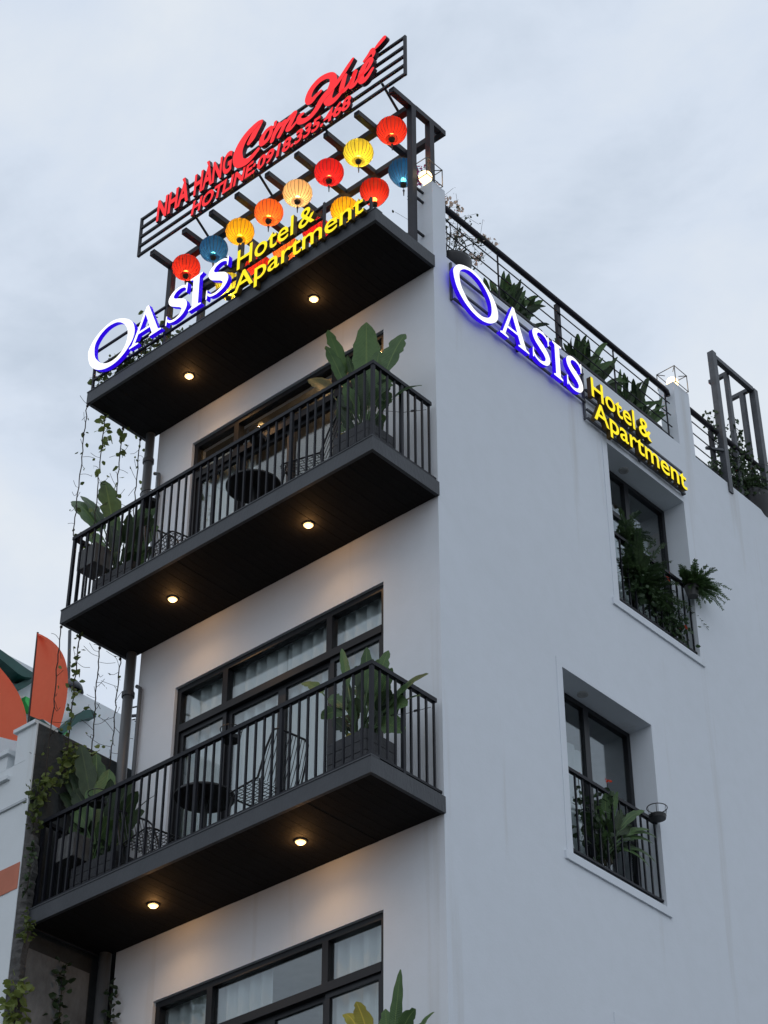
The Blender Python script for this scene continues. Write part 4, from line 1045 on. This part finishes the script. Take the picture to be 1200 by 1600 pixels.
# ------------------------------------------------------------------ pot rings on the rails
def ring_holder(x, y, z, label, R=0.085):
    t = thing('ring_holder', label, 'pot holder', (x, y, z), group='empty ring pot holders')
    ring = [(x + R * 1.15 * math.cos(a), y + R * 1.15 * math.sin(a), z + 0.085) for a in [2 * math.pi * k / 20 for k in range(20)]]
    b = MB().tube(ring, 0.005, 5, closed=True)
    for k in range(6):
        a = 2 * math.pi * k / 6; b.tube([(x + R * math.cos(a), y + R * math.sin(a), z), (x + R * 1.15 * math.cos(a), y + R * 1.15 * math.sin(a), z + 0.085)], 0.003, 4)
    part('wire_ring', b, M['wire'], t)
    part('tray', MB().lathe([(0.0005, -0.03), (R * 0.9, -0.03), (R, 0.005), (R * 0.93, 0.005), (R * 0.85, -0.02), (0.0005, -0.02)], (x, y, z), 20), M['black'], t)
ring_holder(-1.62, -0.78, ZA + 1.085, 'empty ring pot holder on the upper balcony rail, above the table')
ring_holder(-3.15, -0.78, ZA + 1.085, 'empty ring pot holder on the upper balcony rail, by the drain pipe')
ring_holder(-1.78, -0.78, ZB + 1.085, 'empty ring pot holder on the lower balcony rail, above the chair back')
ring_holder(-3.50, -0.80, ZB + 1.075, 'empty ring pot holder on the lower balcony rail, by the dark plant')
ring_holder(0.075, 3.05, BW[2] + 0.88, 'empty ring pot holder outside the lower side window railing')
t = thing('hanging_pot', 'grey square pot hung inside the rail at the vine end of the upper balcony', 'pot', (-4.0, -0.70, ZA + 0.62))
part('pot_wall', MB().box((-4.13, -0.84, ZA + 0.66), (-3.86, -0.62, ZA + 0.90)), M['greypot'], t)
part('hook', MB().bar((-4.0, -0.855, ZA + 0.90), (-4.0, -0.855, ZA + 1.10), 0.02, 0.008), M['wire'], t)
t = thing('hanging_pot', 'grey square pot behind the bars at the party wall end of the lower balcony', 'pot', (-3.85, -0.70, ZB + 0.62))
part('pot_wall', MB().box((-3.97, -0.84, ZB + 0.60), (-3.74, -0.64, ZB + 0.84)), M['greypot'], t)
part('hook', MB().bar((-3.85, -0.852, ZB + 0.84), (-3.85, -0.852, ZB + 1.05), 0.02, 0.008), M['wire'], t)
for zb, w in ((ZA, 'upper'), (ZB, 'lower')):
    t = thing('tie_wire', 'thin guy wire with a clip at the wall end of the %s balcony' % w, 'wire', (-0.05, -0.1, zb + 1.0), group='guy wires on the balcony ends')
    part('cable', MB().tube([(-0.06, -0.08, zb + 1.02), (-0.12, -0.34, zb + 0.86), (-0.16, -0.60, zb + 0.74)], 0.003, 4), M['wire'], t)
    part('clip', MB().tube([(-0.085, -0.20, zb + 0.95), (-0.10, -0.25, zb + 0.92)], 0.011, 6), M['wire'], t)

# ------------------------------------------------------------------ tables and chairs
def make_table(x, y, z, label):
    t = thing('round_table', label, 'table', (x, y, z), group='black balcony tables')
    part('tabletop', MB().lathe([(0.0005, 0.575), (0.265, 0.575), (0.275, 0.583), (0.275, 0.600), (0.268, 0.605), (0.0005, 0.605)], (x, y, z), 40), M['black'], t)
    part('pedestal', MB().tube([(x, y, z + 0.02), (x, y, z + 0.575)], 0.035, 12), M['black'], t, smooth=False)
    part('foot', MB().lathe([(0.0005, 0.0), (0.19, 0.0), (0.19, 0.012), (0.05, 0.03), (0.0005, 0.03)], (x, y, z), 28), M['black'], t)
make_table(-1.87, -0.56, zda, 'round black pedestal table on the upper balcony')
make_table(-2.27, -0.60, zdb, 'round black pedestal table on the lower balcony')
def make_chair(label):
    t = thing('wire_chair', label, 'chair', group='black wire chairs on the balconies')
    w = 0.23; S = 0.42
    fr = MB().tube([(-0.2, -w, S), (0.22, -w, S + 0.01), (0.25, -w + 0.05, S + 0.01), (0.25, w - 0.05, S + 0.01), (0.22, w, S + 0.01), (-0.2, w, S)], 0.009, 6)
    part('seat_frame', fr, M['wire'], t, local=True)
    sw = MB()
    for i in range(13):
        y = -w + 0.035 * i + 0.02
        sw.tube([(-0.2, y, S), (0.0, y, S - 0.012), (0.25, y, S + 0.01)], 0.0042, 4)
    for i in range(8): sw.tube([(-0.16 + i * 0.055, -w, S - 0.004), (-0.16 + i * 0.055, w, S - 0.004)], 0.004, 4)
    part('seat_wires', sw, M['wire'], t, local=True, kind='stuff')
    bt = [(-0.2, -w, S), (-0.29, -w * 0.96, S + 0.26), (-0.35, -w * 0.85, S + 0.42), (-0.36, -w * 0.65, S + 0.45), (-0.36, w * 0.65, S + 0.45), (-0.35, w * 0.85, S + 0.42), (-0.29, w * 0.96, S + 0.26), (-0.2, w, S)]
    part('back_frame', MB().tube(bt, 0.010, 6), M['wire'], t, local=True)
    bwv = MB()
    for i in range(12):
        y = -w * 0.86 + (w * 1.72) * i / 11
        bwv.tube([(-0.2, y, S), (-0.275, y, S + 0.2), (-0.355, y * 0.93, S + 0.44)], 0.0045, 4)
    part('back_wires', bwv, M['wire'], t, local=True, kind='stuff')
    for sx, sy in ((-1, -1), (-1, 1), (1, -1), (1, 1)):
        part('leg', MB().tube([(sx * 0.19, sy * 0.2, S), (sx * 0.24, sy * 0.23, 0.0)], 0.010, 6), M['wire'], t, local=True)
    return t
ch = make_chair('black wire chair by the corner planter on the upper balcony')
ch.location = (-1.12, -0.50, zda); ch.rotation_euler.z = math.pi + 0.25
for x, y, z, a, lb in ((-3.02, -0.48, zda, -0.2, 'black wire chair by the broad leaves on the upper balcony, far side of the table'),
                       (-1.62, -0.50, zdb, math.pi - 0.12, 'black wire chair in front of the door post on the lower balcony'),
                       (-3.02, -0.50, zdb, -0.15, 'black wire chair beside the dark plant on the lower balcony')):
    c = copy_tree(ch); c.location = (x, y, z); c.rotation_euler.z = a; c['label'] = lb

# ------------------------------------------------------------------ roof planting on the side parapet
def spiky(label, y0, y1, z0):
    t = planter(-0.36, -0.10, y0, y1, 3.185, 0.20, 'dark trough under ' + label, rows=2)
    p = thing('spiky_plant', label, 'plant', (-0.23, (y0 + y1) / 2, 3.34), group='spiky roof edge plants')
    n = 58
    for i in range(n):
        y = (y0 + y1) / 2 + random.choice((-0.2, 0.02, 0.22)) + random.uniform(-0.05, 0.05); a = random.uniform(-1, 1); h = random.uniform(0.30, 0.62)
        b = V((-0.23 + random.uniform(-.06, .06), y, 3.33)); tip = b + V((random.uniform(-0.18, 0.26), a * 0.36, h * (1 - 0.55 * abs(a))))
        mb = MB(); leaf_geo(mb, b, tip, random.uniform(0.045, 0.08), bend=random.uniform(0.05, 0.40), pet=0.2, n=6, fold=0.3)
        part('leaf', mb, M['leaf_dark'] if random.random() < 0.45 else M['leaf_big'], p, smooth=True)
spiky('spiky dark plant above the big round letter', 1.08, 1.92, 3.185)
spiky('spiky dark plant above the last serif letter, by the thick post', 2.45, 3.24, 3.185)
spiky('spiky dark plant above the yellow lettering, by the rear lamp', 3.45, 4.12, 3.185)
pt = thing('black_bowl', 'black round bowl behind the top of the big letter O', 'pot', (-0.17, 0.50, 3.185))
part('bowl_wall', MB().lathe([(0.0005, 0.0), (0.10, 0.0), (0.17, 0.08), (0.205, 0.19), (0.21, 0.22), (0.195, 0.22), (0.19, 0.19), (0.15, 0.10), (0.0005, 0.10)], (-0.17, 0.50, 3.185), 28), M['black'], pt, smooth=True)
# twiggy flowering climber at the corner pillar
def climber(label, loc, starts, tips, leaf, petal, npet, nl, size=0.035, r=0.05):
    t = thing('climber', label, 'plant', loc); s = MB(); lf = MB(); pe = MB()
    for tip in tips:
        b = V(random.choice(starts)); tip = V(tip); c1 = b.lerp(tip, 0.4) + V((random.gauss(0, .06), random.gauss(0, .06), 0.12)); c2 = b.lerp(tip, 0.75) + V((random.gauss(0, .05), random.gauss(0, .05), 0.08))
        path = catmull([tuple(b), tuple(c1), tuple(c2), tuple(tip)], 6)
        s.tube(path, [0.007 - 0.0045 * i / len(path) for i in range(len(path))], 4)
        for p in path[5:]: 
            if random.random() < 0.8: small_leaves(lf, p, nl, r, size)
            if random.random() < 0.4:
                q = V(p) + V((random.gauss(0, .1), random.gauss(0, .1), random.gauss(0, .08))); s.tube([p, q], 0.002, 3); small_leaves(lf, q, max(1, nl - 1), r * .6, size)
        if petal and random.random() < npet: small_leaves(pe, tip, 16, 0.06, 0.045)
    part('branches', s, M['twig'], t, kind='stuff'); part('foliage', lf, M[leaf], t, kind='stuff')
    if pe.v: part('blossom', pe, M[petal], t, kind='stuff')
climber('twiggy pale blossomed climber rising behind the corner pillar lamp', (-0.3, 0.5, 3.3), [(-0.25, 0.5, 3.45), (-0.3, 0.6, 3.45)],
        [(-0.2, 0.42, 4.35), (-0.15, 0.38, 4.2), (-0.15, 0.62, 4.32), (-0.1, 0.72, 4.2), (-0.1, 0.9, 4.0), (-0.05, 1.05, 4.02), (-0.2, 0.35, 4.0), (-0.1, 0.5, 3.75), (-0.05, 0.8, 3.6), (-0.1, 0.45, 3.6), (-0.2, 0.66, 3.95), (-0.15, 0.9, 3.75), (-0.1, 0.6, 3.55), (-0.4, 0.45, 4.7), (-0.3, 0.3, 3.8)],
        'leaf_dark', 'petal', 0.55, 1, 0.03, 0.03)
climber('climber with purple blossom seen between the corner post and the slab', (-0.55, 0.25, 3.1), [(-0.6, 0.3, 3.1)], [(-0.45, 0.1, 3.55), (-0.55, 0.1, 3.45), (-0.5, 0.15, 3.3), (-0.6, 0.2, 3.6), (-0.4, 0.1, 3.4), (-0.42, 0.1, 3.25), (-0.45, 0.3, 4.7), (-0.5, 0.4, 4.9)], 'leaf_dark', 'petal_pink', 0.5, 2, 0.035, 0.04)
climber('green climber along the vine end of the front roof edge', (-3.9, -0.8, 3.08), [(-3.9, -0.7, 3.06), (-3.5, -0.7, 3.06)], [(-4.0, -0.86, 3.25), (-3.8, -0.86, 3.3), (-3.6, -0.86, 3.28), (-3.4, -0.86, 3.32), (-3.2, -0.84, 3.3), (-3.7, -0.85, 3.15), (-3.0, -0.8, 3.35), (-4.15, -0.8, 3.2), (-3.3, -0.6, 3.75), (-3.1, -0.5, 3.5), (-2.9, -0.5, 3.4)], 'leaf_vine', None, 0, 3, 0.06, 0.06)

# ------------------------------------------------------------------ tall frame and shrub on the rear roof edge
fr = thing('roof_frame', 'tall grey steel frame standing on the rear roof edge', 'frame', (-0.1, 5.7, 3.18))
part('post', MB().box((-0.06, 5.24, 3.05), (0.02, 5.32, 5.22)), M['steel_grey'], fr)
part('post', MB().box((-0.06, 6.14, 3.05), (0.02, 6.22, 5.18)), M['steel_grey'], fr)
part('beam', MB().bar((-0.02, 5.32, 5.17), (-0.02, 6.14, 5.17), 0.06, 0.06), M['steel_grey'], fr)
part('beam', MB().bar((-0.32, 5.66, 5.15), (-0.05, 5.66, 5.15), 0.05, 0.05), M['steel_grey'], fr)
part('beam', MB().bar((-0.32, 6.10, 5.15), (-0.05, 6.10, 5.15), 0.05, 0.05), M['steel_grey'], fr)
part('post', MB().box((-0.10, 5.63, 3.05), (-0.05, 5.69, 5.12)), M['steel_grey'], fr)
part('post', MB().box((-0.16, 6.06, 3.05), (-0.10, 6.12, 5.12)), M['steel_grey'], fr)
part('bracket', MB().bar((-0.10, 5.02, 3.62), (0.0, 5.24, 3.66), 0.03, 0.03), M['steel_grey'], fr)
climber('dark leafy shrub growing round the tall steel frame', (-0.25, 5.8, 3.1), [(-0.25, 5.5, 3.15), (-0.2, 5.9, 3.15), (-0.2, 6.3, 3.15)],
        [(-0.1 + random.gauss(0, .06), random.uniform(5.45, 6.6), random.uniform(3.4, 4.0)) for _ in range(26)] + [(-0.1, 5.75, 4.5), (-0.1, 5.85, 4.3), (-0.15, 5.95, 4.4), (-0.1, 5.15, 4.2), (-0.08, 5.2, 4.0), (-0.05, 5.1, 3.4), (-0.05, 4.95, 3.3), (-0.05, 5.3, 3.35)], 'leaf_dark', 'petal_red', 0.08, 5, 0.05, 0.06)
ar = thing('black_planter', 'black arched planter rim at the foot of the tall frame', 'planter', (-0.2, 6.0, 3.05))
part('planter_wall', MB().lathe([(0.20, 0.0), (0.30, 0.2), (0.33, 0.36), (0.34, 0.40), (0.31, 0.40), (0.29, 0.33), (0.0005, 0.30)], (-0.24, 6.05, 3.05), 28), M['black'], ar, smooth=True)

# ------------------------------------------------------------------ drain pipes and vines
def pipe(label, pts, r, zs):
    t = thing('drain_pipe', label, 'pipe', pts[-1])
    part('tube', MB().tube(pts, r, 14), M['pipe'], t, smooth=True)
    for z in zs:
        c = MB().lathe([(r * 1.05, -0.03), (r * 1.22, -0.025), (r * 1.22, 0.025), (r * 1.05, 0.03)], (pts[0][0], pts[0][1], z), 16)
        part('clamp', c, M['steel_grey'], t)
pipe('thick grey drain pipe down the left end of the white wall', [(-4.06, -0.075, 2.88), (-4.06, -0.075, ZA + T)], 0.052, [2.5, 1.5, 0.6])
pipe('thick grey drain pipe between the two balconies beside the party wall', [(-4.06, -0.075, -0.005), (-4.06, -0.075, ZB + T)], 0.055, [-0.5, -1.6, -2.5])
pipe('dark grey drain pipe below the lower balcony', [(-4.08, -0.06, ZB - 0.005), (-4.08, -0.06, -7.0)], 0.06, [-4.2, -5.2])
t = thing('drain_pipe', 'thin looped pipe beside the thick drain pipe under the roof slab', 'pipe', (-3.93, -0.04, 1.2))
part('tube', MB().tube([(-3.97, -0.05, 2.30), (-3.91, -0.04, 2.27), (-3.90, -0.04, 2.15), (-3.91, -0.04, ZA + T)], 0.02, 8), M['pipe'], t, smooth=True)
t = thing('drain_pipe', 'thin looped pipe beside the thick drain pipe between the balconies', 'pipe', (-3.93, -0.04, -1.0))
part('tube', MB().tube([(-3.97, -0.05, -0.42), (-3.925, -0.04, -0.46), (-3.92, -0.04, -0.6), (-3.93, -0.04, ZB + T)], 0.02, 8), M['pipe'], t, smooth=True)

def vine(label, p0, p1, dens, size=0.06, matn='leaf_vine', clump=None, twig=0.6):
    t = thing('hanging_vine', label, 'vine', p0, group='vines on hanging wires')
    n = 22; path = []
    for i in range(n + 1):
        q = V(p0).lerp(V(p1), i / n); path.append(tuple(q + V((random.gauss(0, .005), random.gauss(0, .005), 0))))
    s = MB().tube(path, 0.0062, 5)
    s.lathe([(0.012, 0), (0.016, 0.012), (0.012, 0.024)], (p0[0], p0[1], p0[2] - 0.03), 8)
    lf = MB()
    for i, p in enumerate(path):
        d = dens * (clump(i / n) if clump else 1)
        k = int(d) + (1 if random.random() < d % 1 else 0)
        if k: small_leaves(lf, p, k, 0.045, size)
        if random.random() < twig:
            q = V(p) + V((random.gauss(0, .10), random.gauss(0, .10), random.uniform(-.05, .12))); m_ = V(p).lerp(q, .5) + V((0, 0, random.uniform(-.05, .03)))
            s.tube(catmull([p, tuple(m_), tuple(q)], 3), 0.0028, 3)
            if random.random() < 0.3: small_leaves(lf, q, 1, 0.01, size * .7)
    part('stem', s, M['twig'], t, kind='stuff')
    if lf.v: part('leaves', lf, M[matn], t, kind='stuff')
top = lambda q: 3.2 if q < 0.25 else 0.5
vine('sparse vine on the outermost wire between roof slab and upper balcony', (-4.2, -0.88, ZR - 0.002), (-4.2, -0.88, 1.12), 0.35, 0.05)
vine('leafy vine second from the outside between roof slab and upper balcony', (-4.2, -0.62, ZR - 0.002), (-4.2, -0.62, 1.05), 1.1, 0.085, clump=top)
vine('leafy vine third from the outside between roof slab and upper balcony', (-4.2, -0.36, ZR - 0.002), (-4.2, -0.36, 1.05), 0.8, 0.085, clump=top)
vine('thin vine next to the drain pipe between roof slab and upper balcony', (-4.2, -0.10, ZR - 0.002), (-4.2, -0.10, 1.05), 0.5, 0.05)
vine('bare outermost vine crossing in front of the orange flag', (-4.2, -0.90, -0.004), (-4.2, -0.89, -1.9), 0.12, 0.05)
vine('leafy yellow green vine below the upper balcony, beside the orange flag', (-4.2, -0.66, -0.004), (-4.2, -0.66, -1.75), 3.2, 0.06, clump=lambda q: 0.8)
vine('bare vine third from the outside below the upper balcony', (-4.2, -0.385, -0.004), (-4.2, -0.36, -1.35), 0.12, 0.04, twig=0.9)
vine('bare vine next to the drain pipe below the upper balcony', (-4.2, -0.105, -0.004), (-4.2, -0.11, -1.3), 0.10, 0.04, twig=0.9)

def wall_creeper(label, pts, n, r, size, matn):
    t = thing('wall_creeper', label, 'creeper', pts[0], group='creepers on the party wall')
    s = MB().tube(catmull(pts, 5), 0.006, 4); lf = MB()
    for p in catmull(pts, 6): small_leaves(lf, V(p) + V((0.03, -0.03, 0)), n, r, size)
    part('stem', s, M['twig'], t, kind='stuff'); part('leaves', lf, M[matn], t, kind='stuff')

# ------------------------------------------------------------------ left neighbour: party wall, white house, rooftop block, flags
pw = thing('party_wall', 'old dark mouldy party wall against the left end of the balconies', 'wall', (-4.35, 0.5, -13.2))
part('wall_body', MB().box((-4.40, -0.985, -13.2), (-4.27, 6.0, -1.15)), M['mould'], pw)
part('lower_render', MB().box((-4.27, -0.90, -13.2), (-4.225, -0.11, ZB - 0.17)), M['concrete'], pw)
rg = MB()
# broken front edge: ragged continuous strip of old concrete
nseg = 130
def rag(i, k): return 0.5 * math.sin(i * 0.31 + k) + 0.3 * math.sin(i * 0.83 + 2 * k) + 0.25 * math.sin(i * 2.1 + 3 * k) + random.uniform(-0.35, 0.35)
for i in range(nseg + 1):
    z = -2.05 - i * 0.032; g = min(1.0, i / 14)
    w = g * (0.115 + 0.022 * rag(i, 1.0)) + 0.004
    d = 0.02 * rag(i, 2.3)
    rg.v += [(-4.272, -0.997, z), (-4.272 + w * 0.5, -1.0 + d * 0.5, z), (-4.272 + w, -0.965 + d, z), (-4.272 + w * 0.95, -0.90, z), (-4.272, -0.86, z)]
for i in range(nseg):
    for j in range(4):
        k = i * 5 + j; rg.face((k, k + 5, k + 6, k + 1))
part('broken_edge', rg, M['rough'], pw, kind='stuff')
wall_creeper('yellow green creeper hanging over the top of the party wall', [(-4.24, -0.55, -1.3), (-4.22, -0.62, -1.5), (-4.22, -0.8, -1.75), (-4.22, -0.92, -2.0)], 5, 0.08, 0.07, 'leaf_vine')
wall_creeper('pale creeper low on the front edge of the party wall', [(-4.2, -0.95, -1.85), (-4.2, -0.98, -2.05), (-4.2, -0.96, -2.3)], 6, 0.06, 0.06, 'leaf_vine')
wall_creeper('yellow green creeper at the foot of the broken wall edge', [(-4.12, -0.98, -3.95), (-4.12, -1.0, -4.2), (-4.12, -1.0, -4.5)], 9, 0.09, 0.085, 'leaf_vine')
wall_creeper('small creeper tuft under the lower balcony end', [(-4.1, -0.98, -3.30), (-4.1, -0.98, -3.45)], 7, 0.05, 0.05, 'leaf_vine')
wall_creeper('sparse creeper on the mouldy wall face above the lower balcony plant', [(-4.22, -0.30, -1.2), (-4.22, -0.38, -1.45), (-4.22, -0.33, -1.7)], 4, 0.07, 0.06, 'leaf_vine')
wall_creeper('thin creeper midway down the broken wall edge', [(-4.14, -0.99, -2.5), (-4.13, -1.0, -2.75), (-4.15, -1.0, -3.0)], 3, 0.05, 0.05, 'leaf_dark')
wall_creeper('dark creeper running down the grey lower wall', [(-4.2, -0.42, -3.5), (-4.2, -0.44, -3.9), (-4.2, -0.40, -4.3), (-4.2, -0.38, -4.7)], 5, 0.05, 0.07, 'leaf_dark')
wall_creeper('dark creeper beside the lower drain pipe', [(-3.96, -0.05, -3.7), (-3.95, -0.05, -4.1), (-3.94, -0.05, -4.5)], 5, 0.05, 0.07, 'leaf_dark')

nb = thing('white_house', 'white neighbouring house with an orange band, left of the party wall', 'house', (-6.5, -0.5, -13.2))
YF = -1.0
part('front_wall', MB().box((-11.0, YF, -13.2), (-4.40, -0.75, -1.52)), M['neighbour'], nb)
part('end_strip', MB().box((-4.40, YF - 0.003, -13.2), (-4.272, -0.986, -1.135)), M['neighbour'], nb)
pp = MB().box((-4.56, YF - 0.002, -1.52), (-4.40, -0.75, -1.16)); part('parapet_pier', pp, M['neighbour'], nb)
part('pier_cap', MB().box((-4.60, YF - 0.03, -1.16), (-4.275, -0.74, -1.12)), M['neighbour'], nb)
part('parapet_block', MB().box((-5.6, YF - 0.002, -1.52), (-4.68, -0.75, -1.36)), M['neighbour'], nb)
part('block_cap', MB().box((-5.64, YF - 0.035, -1.36), (-4.64, -0.74, -1.31)), M['neighbour'], nb)
part('cornice', MB().box((-11.0, YF - 0.04, -1.66), (-4.60, YF, -1.62)), M['neighbour'], nb)
part('cornice', MB().box((-11.0, YF - 0.02, -2.00), (-4.30, YF - 0.004, -1.975)), M['grey_render'], nb)
part('painted_band', MB().box((-11.0, YF - 0.008, -2.915), (-4.285, YF - 0.0035, -2.645)), M['orange'], nb)
part('roof_deck', MB().box((-11.0, -0.75, -1.9), (-4.40, 8.0, -1.75)), M['deck'], nb)

K8 = (9.8047 + 8.2) / (9.8047 + 6.5)
S8 = lambda y, z: (-11.7174 + (y + 11.7174) * K8, -11.6475 + (z + 11.6475) * K8)
rh = thing('rooftop_block', 'plain grey rooftop block with green wave mouldings behind the flags', 'building', (-9.5, 2.5, -1.75))
part('block_wall', MB().box((-13.0, -5.0, -1.75), (-8.2, 8.0, S8(0, 1.16)[1])), M['neighbour'], rh)
def wave(pts, h, mt, x=-8.2, d=0.14):
    c = catmull([S8(p[0], p[1]) + (p[2] * K8,) for p in pts], 5); mb = MB(); n = len(c)
    for y, z, w in c:
        mb.v += [(x, y, z - w / 2), (x + d, y, z - w / 2), (x + d, y, z + w / 2), (x, y, z + w / 2)]
    for i in range(n - 1):
        a = i * 4
        for j in range(4): mb.face((a + j, a + 4 + j, a + 4 + (j + 1) % 4, a + (j + 1) % 4))
    mb.face((0, 1, 2, 3)); mb.face((n * 4 - 1, n * 4 - 2, n * 4 - 3, n * 4 - 4))
    part('wave_moulding', mb, M[mt], rh)
wave([(1.42, 0.88, 0.05), (1.34, 0.87, .10), (1.22, 0.79, .12), (1.08, 0.63, .12), (0.97, 0.49, .11), (0.86, 0.40, .06)], 0.1, 'green_dark')
wave([(0.98, 0.42, .04), (0.86, 0.40, .09), (0.72, 0.42, .10), (0.55, 0.52, .05)], 0.1, 'green_dark')
wave([(1.06, 0.55, .06), (0.96, 0.42, .10), (0.88, 0.32, .06)], 0.1, 'green_bright', d=0.10)  # LED strip glow under the moulding, painted as flat bright green
wave([(0.62, 0.62, .10), (0.52, 0.62, .14), (0.42, 0.66, .06)], 0.1, 'green_bright', d=0.10)  # second LED strip, its light painted in the same green
wave([(-0.4, 1.02, .08), (0.0, 0.95, .12), (0.25, 0.90, .13), (0.42, 0.92, .05)], 0.1, 'green_dark', d=0.22)
wave([(0.20, 0.68, .06), (0.35, 0.80, .10), (0.52, 0.98, .08), (0.6, 1.02, .04)], 0.1, 'green_dark')
# antenna pole, arched trellis and cable
t = thing('antenna_pole', 'thin pole with a dark dish standing on the rooftop block', 'antenna', (-8.3, 2.3, 2.49))
ay, az = S8(1.15, 1.16)
part('pole', MB().tube([(-8.3, ay, az), (-8.3, ay - 0.08, az + 0.9)], 0.022, 8), M['steel_grey'], t)
part('dish', MB().lathe([(0.0005, 0.17), (0.09, 0.15), (0.15, 0.08), (0.17, 0.0), (0.15, 0.0)], (-8.28, ay + 0.02, az), 16), M['steel_grey'], t, smooth=True)
t = thing('arched_trellis', 'dark arched metal trellis behind the rooftop block', 'trellis', (-8.8, 3.7, 2.49))
b = MB()
for k in range(2):
    x = -8.9 + 0.4 * k
    b.tube([(x, 3.2 + 1.7 * q, 2.45 + 0.6 * math.sin(math.pi * min(q, 0.85) * 0.6)) for q in [i / 10 for i in range(11)]], 0.022, 6)
for i in range(11):
    q = i / 10; z = 2.45 + 0.6 * math.sin(math.pi * min(q, 0.85) * 0.6); b.tube([(-8.9, 3.2 + 1.7 * q, z), (-8.5, 3.2 + 1.7 * min(1, q + .06), z)], 0.012, 4)
part('lattice', b, M['steel'], t)
single('cable', MB().tube([(-5.6, 1.2, 0.55), (-4.6, 2.6, 1.22), (-4.2, 3.2, 1.55)], 0.010, 5), M['wire'], 'thin dark cable running behind the end of the white wall', 'cable', (-5.0, 2.0, 1.0))

def flag(label, base, top, cloth):
    t = thing('flag', label, 'flag', base, group='orange flags on the parapet')
    part('pole', MB().tube([base, top], 0.012, 8), M['black'], t)
    mb = MB(); nu, nv = 14, 16
    hoist = lambda v: V(top).lerp(V(base), 0.012 + v * cloth['drop'])
    for j in range(nv + 1):
        v = j / nv; h = hoist(v); f = V(cloth['f0']) * (1 - v) ** 2 + V(cloth['f1']) * (2 * v * (1 - v)) + V(cloth['f2']) * v * v
        for i in range(nu + 1):
            u = i / nu; p = h.lerp(f, u)
            r = 0.075 * u * math.sin(6.5 * u + 3.5 * v + cloth['ph']) + 0.02 * u * math.sin(13 * u - 7 * v)
            mb.v.append(tuple(p + V((0.25, -1, 0)).normalized() * r))
    for j in range(nv):
        for i in range(nu):
            a = j * (nu + 1) + i; mb.face((a, a + 1, a + nu + 2, a + nu + 1))
    part('cloth', mb, M['flag'], t, smooth=True)
flag('orange flag on the house parapet, whole cloth in view beside the party wall', (-5.867, 0.1, -0.6), (-5.902, 0.1, 1.16),
     dict(drop=0.60, f0=(-5.88, 0.1, 1.12), f1=(-4.96, 0.13, 0.48), f2=(-5.404, 0.1, -0.238), ph=0.4))
flag('orange flag at the outer edge, only its drooping end in view', (-7.06, 0.1, -0.8), (-7.174, 0.1, 1.80),
     dict(drop=0.56, f0=(-7.13, 0.1, 1.60), f1=(-5.78, 0.12, 0.30), f2=(-5.998, 0.1, -0.151), ph=1.6))
